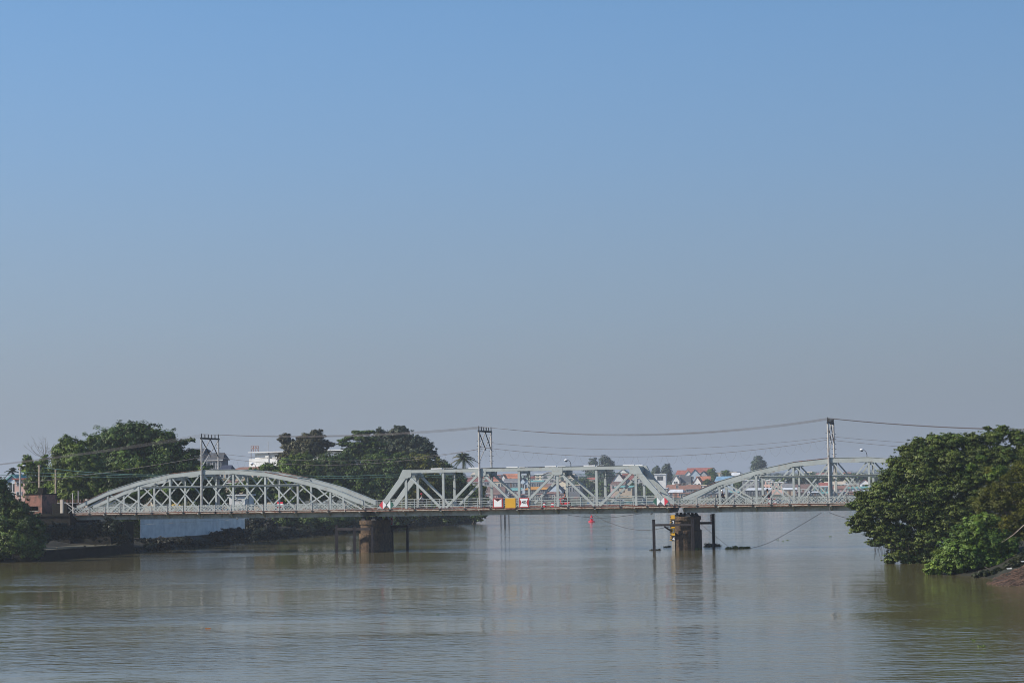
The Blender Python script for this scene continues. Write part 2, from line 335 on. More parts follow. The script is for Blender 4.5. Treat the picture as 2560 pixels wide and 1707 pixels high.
def span(name, label, ua, ub, nodes_top, kind, rail_lo, rail_hi, rail_kind):
    """nodes_top: list of (u, z_top) of the top chord, first and last at the bearings"""
    T = thing(name, label, 'bridge span', bw(ua, 0, 0), BROT, 'steel truss spans of the railway bridge')
    P = lambda u, v, z: (u - ua, v, z)
    S = (0, 1, 0)
    nn = len(nodes_top) - 1
    mids = [u for u, _ in nodes_top]
    for v in (VN, VF):
        # top chord, one member per panel
        D = 0.56 if kind == 'arch' else 0.43
        for i in range(nn if kind == 'arch' else 0):
            (u1, z1), (u2, z2) = nodes_top[i], nodes_top[i + 1]
            d1 = d2 = D
            pl = [(u1 - ua, z1), (u2 - ua, z2), (u2 - ua, z2 - d2), (u1 - ua, z1 - d1)]
            w = 0.20 + (i % 2) * 0.002
            MB().prism(pl, v - w, v + w).build('top_chord', STEEL, T)
            MB().prism([(u1 - ua, z1 + 0.004), (u2 - ua, z2 + 0.004), (u2 - ua, z2 + 0.05), (u1 - ua, z1 + 0.05)], v - 0.26, v + 0.26).build('cover_plate', STEEL if i % 3 else RUST, T)
        if kind == 'flat':
            for i in range(1, nn - 1):
                u1, u2 = mids[i], mids[i + 1]; z = nodes_top[1][1]
                MB().box(P(u1, v - 0.2, z - D), P(u2, v + 0.2, z)).build('top_chord', STEEL, T)
                MB().box(P(u1 + 0.1, v - 0.25, z + 0.003), P(u1 + (u2 - u1) * 0.68, v + 0.25, z + 0.05)).build('cover_plate', BLACKM, T)
                MB().box(P(u1 + (u2 - u1) * 0.68 + 0.03, v - 0.25, z + 0.003), P(u2 - 0.1, v + 0.25, z + 0.14)).build('cover_plate', WHITE, T)
            zt = nodes_top[1][1]
            for (ue, ui) in ((mids[0], mids[1]), (mids[-1], mids[-2])):
                s = 1 if ui > ue else -1
                # inclined end post
                MB().prism([(ue - ua + s * 0.05, ZD), (ue - ua + s * 0.75, ZD), (ui - ua + s * 0.35, zt - 0.75), (ui - ua - s * 0.42, zt - 0.46)], v - 0.2, v + 0.2).build('end_post', STEEL, T)
            for i in range(1, nn, 2):
                u = mids[i]; a = 0.75
                end = i in (1, nn - 1)
                if end:
                    s = 1 if i == 1 else -1
                    pl = [(u - ua - s * 0.38, zt + 0.002), (u - ua + s * a, zt + 0.002), (u - ua + s * a, zt - 0.92), (u - ua + s * 0.2, zt - 1.12), (u - ua - s * 0.95, zt - 1.12)]
                else:
                    pl = [(u - ua - a, zt + 0.002), (u - ua + a, zt + 0.002), (u - ua + a * 0.9, zt - 0.9), (u - ua + 0.3, zt - 1.05), (u - ua - 0.3, zt - 1.05), (u - ua - a * 0.9, zt - 0.9)]
                MB().prism(pl, v - 0.225, v + 0.225).build('gusset_plate', STEEL, T)
        # bottom chord
        MB().box(P(mids[0], v - 0.19, ZD - 0.30), P(mids[-1], v + 0.19, ZD + 0.02)).build('bottom_chord', STEEL, T)
        MB().box(P(mids[0] + 0.05, v - 0.16, 4.62), P(mids[-1] - 0.05, v + 0.16, ZD - 0.304)).build('girder', STEELD, T)
        # verticals
        for i in range(1, nn):
            u, z = nodes_top[i]; w = 0.13 if kind == 'arch' else 0.16
            zt = z - D
            MB().box(P(u - w, v - 0.11, ZD), P(u + w, v - 0.06, zt)).box(P(u - w, v + 0.06, ZD), P(u + w, v + 0.11, zt)).box(P(u - 0.025, v - 0.06, ZD), P(u + 0.025, v + 0.06, zt)).build('vertical_post', STEEL, T)
        # diagonals
        if kind == 'arch':
            for i in range(nn):
                (u1, z1), (u2, z2) = nodes_top[i], nodes_top[i + 1]; e = 0.28
                if i > 0: MB().bar(P(u1 + e, v - 0.05, z1 - D - 0.03 + 0.1 * (z2 - z1)), P(u2 - e, v - 0.05, ZD + 0.05), 0.06, 0.18, S).build('diagonal', STEEL, T)
                if i < nn - 1: MB().bar(P(u1 + e, v + 0.05, ZD + 0.05), P(u2 - e, v + 0.05, z2 - D - 0.03 - 0.1 * (z2 - z1)), 0.06, 0.18, S).build('diagonal', STEEL, T)
            zt = 8.88
            MB().box(P(mids[1] + 4.6 * 1.08, v - 0.155, zt - 0.12), P(mids[-2] - 4.6 * 1.0, v - 0.112, zt + 0.10)).box(P(mids[1] + 4.6 * 1.08, v - 0.30, zt + 0.06), P(mids[-2] - 4.6, v - 0.156, zt + 0.12)).build('waist_tie', STEEL, T)
        else:
            for i in range(1, nn - 1):
                u1, u2 = mids[i], mids[i + 1]; zt = nodes_top[1][1] - 0.95
                if i % 2: MB().bar(P(u1 + 0.55, v, zt), P(u2 - 0.35, v, ZD + 0.05), 0.24, 0.30, S).build('diagonal', STEEL, T)
                else: MB().bar(P(u1 + 0.35, v, ZD + 0.05), P(u2 - 0.55, v, zt), 0.24, 0.30, S).build('diagonal', STEEL, T)
    # top struts and laterals between the trusses, floor beams below
    for i in range(1, nn):
        u, z = nodes_top[i]
        if kind == 'flat' or z > 9.8:
            zz = z - (0.45 if kind == 'flat' else 0.60)
            MB().box(P(u - 0.13, VN + 0.23, zz - 0.28), P(u + 0.13, VF - 0.23, zz + 0.22)).build('portal_strut', STEELD, T)
            for v, s in ((VN, 1), (VF, -1)):
                MB().prism([(0, 0), (0.9, 0), (0, -0.9)], -0.03, 0.03).build('knee_brace', STEELD, T).matrix_local = \
                    Matrix.Translation(P(u, v + s * 0.22, zz - 0.28)) @ Matrix.Rotation(rad(90 * s), 4, 'Z')
    for i in range(1, nn - 1):
        (u1, z1), (u2, z2) = nodes_top[i], nodes_top[i + 1]
        if kind == 'flat' or min(z1, z2) > 9.5:
            MB().bar(P(u1, VN + 0.2, z1 - 0.15), P(u2, VF - 0.2, z2 - 0.15), 0.1, 0.1).build('lateral_brace', STEELD, T)
            MB().bar(P(u1, VF - 0.2, z1 - 0.27), P(u2, VN + 0.2, z2 - 0.27), 0.1, 0.1).build('lateral_brace', STEELD, T)
    for i in range(nn + 1):
        u = min(max(mids[i], mids[0] + 0.15), mids[-1] - 0.15)
        MB().box(P(u - 0.12, VN + 0.17, 4.66), P(u + 0.12, VF - 0.17, ZD - 0.32)).build('floor_beam', STEELD, T)
        for v, s in ((VN - 0.1, 1), (VF + 0.1, -1)):
            o = link('walkway_bracket', BRKM, T, P(u, v, ZD)); o.scale = (1.6, s, 1)
    # deck, walkways, track
    MB().box(P(ua, VN + 0.21, ZD - 0.24), P(ub, VF - 0.21, ZD - 0.02)).build('deck', PLANK, T)
    for v in (1.85, 2.85): MB().box(P(ua, v - 0.035, ZD - 0.016), P(ub, v + 0.035, ZD + 0.10)).build('track_rail', RUST, T)
    for va, vb in ((VW, VN - 0.21), (VF + 0.21, VE)):
        MB().box(P(ua, va, ZD - 0.16), P(ub, vb, ZD - 0.04)).build('walkway', PLANK, T)
    for v in (VW, VE):
        s = -1 if v < 0 else 1
        MB().box(P(ua, v + s * 0.003, ZD - 0.07), P(ub, v + s * 0.07, ZD - 0.01)).build('edge_pipe', RUST, T)
        MB().box(P(ua, v + s * 0.003, ZD - 0.29), P(ub, v + s * 0.05, ZD - 0.23)).build('edge_channel', RUST, T)
        MB().box(P(ua, v - s * 0.05, ZD - 0.23), P(ub, v, ZD - 0.07)).build('edge_plate', mat('edge_cream', (.50, .46, .38), .8, 0, .2, 1, c2=(.22, .10, .07), thr=(.5, .7)), T)
        # railing
        if rail_kind == 'lattice':
            k = 0; u = rail_lo
            while u + 2.3 <= rail_hi + 0.01:
                p = link('lattice_panel', LATT, T, P(u + 0.03, v, ZD + 0.01))
                q = link('railing_post', POSTM, T, P(u, v + s * 0.04, ZD)); link('post_foot', FOOT, q, (0, s * 0.05, 0))
                if (k * 7) % 3 != 1 and u > -68: MB().add(*wave_rail(2.24)).build('wavy_top_rail', STEEL, p)
                u += 2.3; k += 1
            link('railing_post', POSTM, T, P(u, v + s * 0.04, ZD))
        else:
            n = int(round((rail_hi - rail_lo) / 1.69)); st = (rail_hi - rail_lo) / n
            for k in range(n + 1):
                q = link('railing_post', POSTC, T, P(rail_lo + k * st, v, ZD))
                if k % 2 == 0: link('post_foot', FOOT, q, (0, s * 0.07, 0))
            for z in (0.25, 0.55, 0.85): MB().box(P(rail_lo, v - 0.03, ZD + z - 0.025), P(rail_hi, v + 0.03, ZD + z + 0.03)).build('rail_bar', STEEL, T)
            MB().box(P(rail_lo, v - 0.05, ZD + 1.14), P(rail_hi, v + 0.05, ZD + 1.20)).build('handrail', STEELD, T)
    return T
def wave_rail(L):
    mb = MB(); n = 5; st = L / n
    for k in range(n):
        pts = [(k * st + st * t, 0, 0.745 + 0.075 * math.sin(math.pi * t)) for t in (0, .25, .5, .75, 1)]
        mb.tube(pts, 0.022, 4)
    return mb.v, mb.f
ZT = [6.62, 8.45, 9.72, 10.62, 11.04]
left_nodes = [(-83.2 + 4.6 * i, (ZT + ZT[::-1])[i]) for i in range(10)]
right_nodes = [(0.55 + 4.6 * i, (ZT + ZT[::-1])[i] + 0.02) for i in range(10)]
mid_nodes = [(-39.9, 6.0)] + [(-35.93 + 5.08 * i, 10.60) for i in range(7)] + [(-1.1, 6.0)]
span('arched_truss_span', 'pale green arched truss span with X bracing, left of the two river piers', -83.25, -41.75, left_nodes, 'arch', -83.05, -42.3, 'lattice')
span('flat_truss_span', 'middle truss span with a flat top and sloping ends, between the two piers', -41.72, -0.05, mid_nodes, 'flat', -41.2, -0.45, 'bars')
span('arched_truss_span', 'arched truss span with rust streaks, running right into the big tree', -0.02, 42.3, right_nodes, 'arch', 0.15, 41.8, 'lattice')

# ------------------------------------------------------------------ piers
def stadium(r, v0, v1, z0, z1, chamfer=0.0, n=12):
    vs = []
    prof = [(r, z0), (r, z1 - chamfer), (r - chamfer, z1)] if chamfer else [(r, z0), (r, z1)]
    ring = [(math.cos(a), math.sin(a), v1) for a in [math.pi * k / n for k in range(n + 1)]] + [(math.cos(a), math.sin(a), v0) for a in [math.pi + math.pi * k / n for k in range(n + 1)]]
    m = len(ring)
    for rr, z in prof: vs += [(c * rr, vv + s * rr, z) for c, s, vv in ring]
    fs = [(i * m + k, i * m + (k + 1) % m, (i + 1) * m + (k + 1) % m, (i + 1) * m + k) for i in range(len(prof) - 1) for k in range(m)]
    fs += [tuple(range(m - 1, -1, -1)), tuple((len(prof) - 1) * m + k for k in range(m))]
    return vs, fs
def pier(u, label):
    T = thing('stone_pier', label, 'bridge pier', bw(u, 0, 0), BROT)
    MB().add(*stadium(1.42, 0.2, 4.6, -3, 2.45, 0.06)).build('lower_body', STONE, T)
    MB().add(*stadium(1.22, 0.2, 4.6, 2.45, 3.62)).build('upper_body', STONE, T)
    MB().add(*stadium(1.36, 0.2, 4.6, 3.62, 4.14, 0.05)).build('cap', STONE, T)
    for v in (-0.1, 2.35, 4.8):
        for du in (-0.72, 0.72):
            MB().add([(du - .34, v - .35, 4.14), (du + .34, v - .35, 4.14), (du + .34, v + .35, 4.14), (du - .34, v + .35, 4.14), (du - .09, v - .3, 4.52), (du + .09, v - .3, 4.52), (du + .09, v + .3, 4.52), (du - .09, v + .3, 4.52)],
                     [(0, 3, 2, 1), (4, 5, 6, 7), (0, 1, 5, 4), (1, 2, 6, 5), (2, 3, 7, 6), (3, 0, 4, 7)]).box((du - .13, v - .35, 4.52), (du + .13, v + .35, 4.615)).build('bearing', BLACKM, T)
    return T
pier(-41.05, 'round ended stone pier on the left, below a red and white board')
pier(0.45, 'round ended stone pier on the right, behind the yellow depth gauge')

def fender(name, label, posts, beams, braces):
    T = thing(name, label, 'fender frame', tuple(posts[0][0]))
    o = Vector(posts[0][0]); rot = Matrix.Rotation(-BROT, 3, 'Z')
    for p, z in posts:
        q = Vector(p) - o
        MB().box((q.x - 0.17, q.y - 0.17, -3), (q.x + 0.17, q.y + 0.17, z)).box((q.x - 0.20, q.y - 0.20, z + 0.002), (q.x + 0.20, q.y + 0.20, z + 0.05)).build('pile', RUSTD, T)
    for (a, b, z, h) in beams:
        a = Vector(a) - o; b = Vector(b) - o
        MB().bar((a.x, a.y, z), (b.x, b.y, z), 0.30, h, (0, 1, 0)).build('beam', RUSTD, T)
    for (a, b, h) in braces:
        MB().bar(Vector(a) - o, Vector(b) - o, 0.2, h, (0, 1, 0)).build('brace', RUSTD, T)
    return T
def uv(px, v): 
    u, _ = onb(px, 1300, v); return bw(u, v, 0)
def zz(px, py, v): return onb(px, py, v)[1]
FV = -2.4
pR = [uv(1634, FV), uv(1731, FV), uv(1783, 6.6)]
fender('fender_frame', 'rusty steel fender frame of piles and beams round the right pier',
       [(pR[0], zz(1634, 1299, FV)), (pR[1], zz(1731, 1296, FV)), (pR[2], zz(1783, 1285, 6.6))],
       [(pR[0] + DU * 0.18, pR[1] - DU * 0.18, zz(1650, 1312, FV), 0.27), (uv(1735, 6.6), pR[2] - DU * 0.18, zz(1760, 1307, 6.6), 0.3)],
       [((*uv(1661, FV).xy, zz(1661, 1316, FV)), (*uv(1692, -1.2).xy, zz(1692, 1336, -1.2)), 0.2)])
pL = [uv(841, FV), uv(886, FV), uv(930, FV), uv(980, 6.6), uv(1018, 6.6)]
fender('fender_frame', 'rusty steel fender frame of piles and beams round the left pier',
       [(pL[0], zz(841, 1313, FV)), (pL[1], zz(886, 1314, FV)), (pL[2], zz(930, 1314, FV)), (pL[3], zz(980, 1315, 6.6)), (pL[4], zz(1018, 1311, 6.6))],
       [(pL[0] + DU * 0.18, pL[1] - DU * 0.18, zz(860, 1322, FV), 0.3), (pL[1] + DU * 0.18, pL[2] - DU * 0.18, zz(910, 1322, FV), 0.3), (uv(962, 6.25), uv(1016, 6.25), zz(1000, 1315, 6.6), 0.3)],
       [((*uv(966, 6.0).xy, zz(966, 1330, 6.6)), (*uv(996, 6.0).xy, zz(996, 1315, 6.6)), 0.22), ((*uv(846, FV).xy, zz(846, 1318, FV)), (*uv(862, FV + .4).xy, zz(862, 1330, FV)), 0.18)])

# depth gauge with numbers 2 3 4 on the right pier
def text_part(s, size, m, parent, loc, rot, name='lettering', depth=0.01):
    cu = bpy.data.curves.new(name, 'FONT'); cu.body = s; cu.size = size; cu.extrude = depth; cu.align_x = 'CENTER'; cu.align_y = 'CENTER'; cu.offset = 0.006
    tmp = bpy.data.objects.new(name, cu); me = bpy.data.meshes.new_from_object(tmp); bpy.data.objects.remove(tmp); me.materials.clear(); me.materials.append(m)
    o = link(name, me, parent, loc); o.rotation_euler = rot
    return o
gv = -1.75
gu = onb(1678, 1300, gv)[0]; G = thing('depth_gauge', 'yellow and black depth gauge board numbered 2, 3 and 4', 'depth gauge', bw(gu, gv, 0), BROT)
z8 = zz(1680, 1287, gv)
ztops = [z8, zz(1680, 1297, gv), zz(1680, 1316, gv), zz(1680, 1338, gv), zz(1680, 1352, gv)]
for i in range(4):
    MB().box((-0.02, -0.04, ztops[i + 1] + 0.001), (0.45, 0.04, ztops[i])).build('gauge_panel', (YEL, BLK, YEL, BLK)[i], G)
zc = z8 - 0.06; k = 0
while zc > ztops[4] + 0.08:
    inside_y = (zc < ztops[0] and zc > ztops[1]) or (zc < ztops[2] and zc > ztops[3])
    MB().box((-0.24 if k % 5 == 0 else -0.17, -0.035, zc - 0.05), (0.02, -0.045 + 0.0, zc + 0.03)).build('tick_mark', BLK if inside_y else YEL, G)
    MB().box((-0.14, -0.03, zc - 0.13), (-0.021, 0.03, zc - 0.052)).build('tick_gap', YEL if inside_y else BLK, G)
    zc -= 0.2; k += 1
for s_, py in (('2', 1306), ('3', 1327), ('4', 1347)):
    text_part(s_, 0.62, WHITE, G, (0.26, -0.05, zz(1680, py, gv)), (rad(90), 0, 0), 'gauge_number')
MB().box((0.05, -0.05, -2), (0.42, 0.06, ztops[4])).build('gauge_pile', CONC, G)
# red and white striped tide pole marks
B = thing('marker_board', 'upright red board with a white border on the left fender', 'sign', tuple(uv(979, 6.3)), BROT)
zb0, zb1 = zz(979, 1313, 6.3), zz(979, 1292, 6.3)
MB().box((-0.22, -0.02, zb0), (0.22, 0.03, zb1)).build('border', WHITE, B); MB().box((-0.12, -0.035, zb0 + 0.1), (0.12, -0.022, zb1 - 0.1)).build('panel', REDB, B)
Tt = thing('tide_staff', 'white and red striped tide staff on the pile right of the pier', 'tide staff', tuple(uv(1778, 6.35)), BROT)
za, zb = zz(1778, 1285, 6.35), zz(1778, 1309, 6.35)
for k in range(12):
    h = (za - zb) / 12
    MB().box((-0.09, -0.03, zb + k * h + 0.001), (0.05, 0.03, zb + (k + 1) * h)).build('stripe', WHITE if k % 2 else RED, Tt)

# ------------------------------------------------------------------ signs on the railing
def board(name, label, px0, px1, py0, py1, v=-1.32):
    u0_, z1_ = onb(px0, py0, v); u1_, z0_ = onb(px1, py1, v)
    T = thing(name, label, 'sign', bw((u0_ + u1_) / 2, v, (z0_ + z1_) / 2), BROT); return T, (u1_ - u0_) / 2, (z1_ - z0_) / 2
T, a, b = board('navigation_sign', 'white square sign with red border and dark notch at its top', 1232, 1257, 1245, 1269)
MB().box((-a, -0.02, -b), (a, 0.04, b)).build('border', RED, T)
MB().prism([(-a * .78, -b * .8), (a * .78, -b * .8), (a * .78, b * .85), (0, b * .32), (-a * .78, b * .85)], -0.035, -0.022).build('panel', WHITE, T)
MB().prism([(-a * .60, b * .86), (a * .60, b * .86), (0, b * .42)], -0.045, -0.036).build('notch', BLK, T)
T, a, b = board('yellow_sign', 'plain yellow square sign on the middle of the bridge railing', 1263, 1289, 1245, 1269)
MB().box((-a, -0.02, -b), (a, 0.04, b)).build('panel', YEL, T); MB().box((-a, -0.01, -b - .15), (a, 0.03, -b - .003)).build('hanger', RUST, T)
T, a, b = board('width_sign', 'red and white sign reading 40 on the bridge railing', 1298, 1322, 1244, 1268)
MB().box((-a, -0.02, -b), (a, 0.04, b)).build('border', RED, T)
MB().prism([(-a * .88, -b * .85), (a * .88, -b * .85), (a * .50, 0), (a * .88, b * .85), (-a * .88, b * .85), (-a * .50, 0)], -0.035, -0.022).build('panel', WHITE, T)
text_part('40', b * 1.0, BLK, T, (0, -0.042, b * 0.05), (rad(90), 0, 0), 'number', 0.005)
def diamond(px, py, ml, mr, label):
    v = -1.36; u, z = onb(px, py, v); T = thing('diamond_sign', label, 'sign', bw(u, v, z), BROT, 'diamond navigation signs')
    h, w = 0.54, 0.50
    MB().prism([(-w, 0), (-0.001, -h), (-0.001, h)], -0.02, 0.02).build('left_half', ml, T); MB().prism([(w, 0), (0.001, h), (0.001, -h)], -0.02, 0.02).build('right_half', mr, T)
diamond(957, 1262, REDB, WHITE, 'diamond sign half red half white above the left pier')
diamond(976, 1262, WHITE, GREENP, 'diamond sign half white half green above the left pier')
diamond(1642, 1253, GREENP, WHITE, 'diamond sign half green half white near the right pier')
diamond(1661, 1253, WHITE, REDB, 'diamond sign half white half red near the right pier')
def small(px, py, w, h, label, v=-1.12):
    u, z = onb(px, py, v); T = thing('small_notice', label, 'sign', bw(u, v, z), BROT, 'small red and white notices')
    MB().box((-w, -0.015, -h), (w, 0.015, -h * .45)).build('lower_band', REDB, T); MB().box((-w * .85, -0.015, -h * .449), (w * .85, 0.015, h * .449)).build('white_panel', WHITE, T); MB().box((-w, -0.015, h * .45), (w, 0.015, h)).build('upper_band', REDB, T)
small(695, 1262, 0.14, 0.4, 'small red and white notice on the left lattice railing, left one'); small(704, 1262, 0.2, 0.42, 'small red and white notice on the left lattice railing, right one')
small(1925, 1252, 0.25, 0.42, 'small red and white notice on the right lattice railing, left one'); small(1937, 1252, 0.22, 0.42, 'small red and white notice on the right lattice railing, right one')
small(1361, 1261, 0.18, 0.30, 'small notice behind the rails, left of the red motorcyclist', 2.0 - 2.9); small(1381, 1261, 0.18, 0.30, 'small notice behind the rails, nearer the red motorcyclist', 2.0 - 2.9)

# ------------------------------------------------------------------ power pylons on the bridge
PYL = []
def pylon(u, label, zt=15.86, lean=0):
    T = thing('power_pylon', label, 'pylon', bw(u, 0, ZD), BROT, 'power pylons on the bridge'); z = lambda a: a - ZD
    v0, v1 = -0.36, 5.06
    for v in (v0, v1):
        MB().tube([(0, v, z(ZD - 0.9)), (0, v, z(10.4))], 0.15, 8).build('leg', GALV, T)
        MB().tube([(0, v, z(10.4)), (0, v, z(zt - .55))], 0.125, 8).build('leg', GALV, T)
        for zz_ in (7.2, 8.9, 10.4, 11.3): MB().lathe([(0.19, z(zz_)), (0.19, z(zz_) + 0.08)], (0, v, 0), 8).build('collar', GALV, T)
        for k in range(5): MB().tube([(-0.30, v, z(11.6 + k * .62)), (0.30, v, z(11.6 + k * .62))], 0.022, 4).build('step', BLACKM, T)
    MB().box((-0.09, v0 - 0.25, z(zt) - 0.68), (0.09, v1 + 0.25, z(zt) - 0.46)).build('crossarm', BLACKM, T)
    vs = [v0 + (v1 - v0) * k / 5 for k in range(6)]
    for k, v in enumerate(vs): MB().lathe([(0.06, 0), (0.09, .08), (0.05, .14), (0.09, .22), (0.05, .28), (0.08, .36), (0.03, .46 + (0.1 if k in (0, 5) else 0))], (0, v, z(zt) - 0.46), 8).build('insulator', BLACKM, T)
    vm = (v0 + v1) / 2; zt_ = z(zt) - 0.7
    for a, b, m in (((v0, zt_), (vm + .2, zt_ - 2.3), BLACKM), ((vm - .1, zt_), (v0, zt_ - 2.25), GALV), ((vm + .1, zt_), (v1, zt_ - 2.35), BLACKM), ((v1, zt_), (v0, z(11.45)), GALV)):
        MB().bar((0.02, a[0], a[1]), (0.02, b[0], b[1]), 0.08, 0.11, (1, 0, 0)).build('brace', m, T)
    PYL.append((u, vs, zt)); return T
pylon(onb(507, 1200)[0], 'steel power pylon above the left arched span', 15.86)
pylon(onb(1201, 1200)[0], 'steel power pylon above the flat middle span', 15.95)
pylon(onb(2074, 1200)[0], 'steel power pylon above the right arched span', 15.95)

def cat(a, b, sag, n=24):
    a, b = Vector(a), Vector(b)
    return [a.lerp(b, t) - Vector((0, 0, 4 * sag * t * (1 - t))) for t in [i / n for i in range(n + 1)]]
WG = 'overhead wires strung along the bridge'
def wire(pts, r, m, label, cat_='wire', name='overhead_wire', group=WG):
    o = MB().tube(pts, r, 4, False).build(name, m); tag(o, label, cat_, group); return o
segs = [(0, 1, 0.62), (1, 2, 1.45)]
row = ['nearest', 'second', 'third', 'fourth', 'fifth', 'farthest']
for i, j, sag in segs:
    (ua, va, za_), (ub, vb, zb_) = PYL[i], PYL[j]
    for k in range(6):
        wire(cat(bw(ua, va[k], za_), bw(ub, vb[k], zb_), sag + 0.04 * (k % 3)), 0.012, WIRE, '%s of six top wires between the %s pylons' % (row[k], ('left and middle', 'middle and right')[i]))
for k in range(6):
    ua, va, za_ = PYL[0]; wire(cat(bw(ua, va[k], za_), bw(-150, 4 + va[k] * .25, 9.9 + 0.05 * k), 1.3), 0.009, WIRE, '%s of six top wires running left from the left pylon' % row[k])
    ua, va, za_ = PYL[2]; wire(cat(bw(ua, va[k], za_), bw(66, va[k], 14.3), 1.1), 0.012, WIRE, '%s of six top wires running right over the big tree' % row[k])
def mid(ui, uj, zi, zj, sag, v, label, loops=False, r=0.018):
    p = cat(bw(ui, v, zi), bw(uj, v, zj), sag, 30); wire(p, r, WIRE, label)
    if loops:
        mb = MB(); n = 24
        for k in range(n):
            t0, t1 = (k + .1) / n, (k + .9) / n
            def P(t): return Vector(bw(ui + (uj - ui) * t, v + .1, zi + (zj - zi) * t - 4 * sag * t * (1 - t)))
            mb.tube([P(t0), P(t0 + (t1 - t0) * .18) - Vector((0, 0, .75)), P((t0 + t1) / 2) - Vector((0, 0, 1.15)), P(t1 - (t1 - t0) * .18) - Vector((0, 0, .75)), P(t1)], 0.007, 3, False)
        o = mb.build('hanging_loops', WIRE); tag(o, 'row of thin loops hanging from the middle wire near the right pylon' if ui > -30 else 'row of thin loops hanging from the middle wire near the left pylon', 'wire', WG)
UA, UB, UC = (p[0] for p in PYL)
mid(UB, UC, 13.35, 13.30, 1.65, -.3, 'lashed middle cable between the middle and right pylons', True, 0.024)
mid(UB, UC, 13.9, 13.75, 1.15, 5.0, 'thin upper cable between the middle and right pylons')
mid(UA, UB, 13.35, 13.35, 1.35, 5.0, 'middle cable between the left and middle pylons', False, 0.02)
mid(UA, UB, 13.1, 13.1, 1.7, -.3, 'lower sagging cable between the left and middle pylons', True, 0.022)
mid(UC, 66, 13.3, 11.6, 1.2, -.3, 'middle cable running right from the right pylon', False, 0.022)
mid(UC, 66, 13.75, 12.2, 1.0, 5.0, 'thin cable running right behind the big tree')
mid(UA, -150, 13.2, 7.5, 1.6, 5.0, 'middle cable running left from the left pylon', False, 0.026)
def pxwire(pts, v, r, m, label, group=None, name='green_cable', cat_='cable'):
    P = [bw(*(lambda q: (q[0], v, q[1]))(onb(x, y, v))) for x, y in pts]
    # smooth through the points
    Q = []
    for i in range(len(P) - 1):
        p0, p1, p2, p3 = P[max(i - 1, 0)], P[i], P[i + 1], P[min(i + 2, len(P) - 1)]
        for s in range(6):
            t = s / 6; Q.append(0.5 * ((2 * p1) + (p2 - p0) * t + (2 * p0 - 5 * p1 + 4 * p2 - p3) * t * t + (3 * p1 - p0 - 3 * p2 + p3) * t ** 3))
    Q.append(P[-1]); wire(Q, r, m, label, cat_, name, group)
GG = 'green cables along the bridge'
pxwire([(110, 1169), (220, 1180), (340, 1186), (480, 1186), (507, 1185)], 5.3, 0.045, GCABLE, 'upper green cable left of the left pylon', GG)
pxwire([(50, 1180), (220, 1185), (340, 1189), (480, 1189), (507, 1188)], 5.2, 0.03, GCABLE, 'lower green cable left of the left pylon', GG)
pxwire([(-40, 1186), (140, 1190), (300, 1193), (480, 1194)], 5.4, 0.028, GCABLE, 'thin lowest cable left of the left pylon', GG)
pxwire([(507, 1196), (620, 1194), (740, 1189), (850, 1190), (1000, 1186), (1180, 1189), (1400, 1187), (1600, 1180)], 4.3, 0.032, GCABLE, 'upper green cable through the trusses', GG)
pxwire([(507, 1198), (640, 1196), (760, 1194), (880, 1195), (1010, 1191), (1200, 1196), (1400, 1194), (1600, 1186)], 4.4, 0.025, GCABLE, 'lower green cable through the trusses', GG)
pxwire([(1420, 1287), (1488, 1294), (1540, 1292), (1605, 1283)], 2.0, 0.02, ROPE, 'thin cable sagging under the middle span', None, 'hanging_cable')
pxwire([(1484, 1284), (1510, 1300), (1560, 1318), (1612, 1325), (1665, 1318), (1690, 1312)], -2.0, 0.024, ROPE, 'rope sagging under the middle span towards the right fender', None, 'mooring_rope', 'rope')
pxwire([(1750, 1308), (1780, 1333), (1825, 1369)], 5.5, 0.02, ROPE, 'rope from the fender down to the floating water hyacinth', None, 'mooring_rope', 'rope')
pxwire([(1872, 1371), (1920, 1357), (1980, 1325), (2054, 1281)], 4.0, 0.024, ROPE, 'rope rising from the floating plants to the bridge deck', None, 'mooring_rope', 'rope')
pxwire([(2072, 1280), (2110, 1293), (2170, 1302), (2240, 1304)], 0.5, 0.026, ROPE, 'cable drooping from the deck towards the big tree', None, 'hanging_cable')

# ------------------------------------------------------------------ street lamps
def lamp(px, pybase, pytop, v, label, d=-1):
    u, z1 = onb(px, pytop, v); u2, z0 = onb(px, pybase, v)
    T = thing('street_lamp', label, 'street lamp', bw(u, v, z0), BROT, 'street lamps'); h = z1 - z0
    MB().tube([(0, 0, 0), (0, 0, h * .45), (d * .12, 0, h * .75), (d * .35, 0, h * .95), (d * .55, 0, h)], [0.05, 0.045, 0.035, 0.03, 0.03], 6).build('pole', BLACKM, T)
    MB().lathe([(0.06, .12), (0.24, .06), (0.26, -.04), (0.20, -.10)], (d * .62, 0, h), 10).build('hood', WHITE, T)
    MB().lathe([(0.19, -.11), (0.16, -.2), (0.06, -.26)], (d * .62, 0, h), 10).build('lens', GLASS, T)
lamp(1427, 1166, 1149, 4.7, 'curved street lamp above the flat truss span'); lamp(2167, 1146, 1123, 4.7, 'street lamp above the right arched span', -1)
lamp(108, 1240, 1164, 16, 'street lamp in front of the sparse tree, right one'); lamp(70, 1240, 1163, 16, 'street lamp beside the pink house, left one')
lamp(640, 1176, 1158, 20, 'dark street lamp in front of the white building')

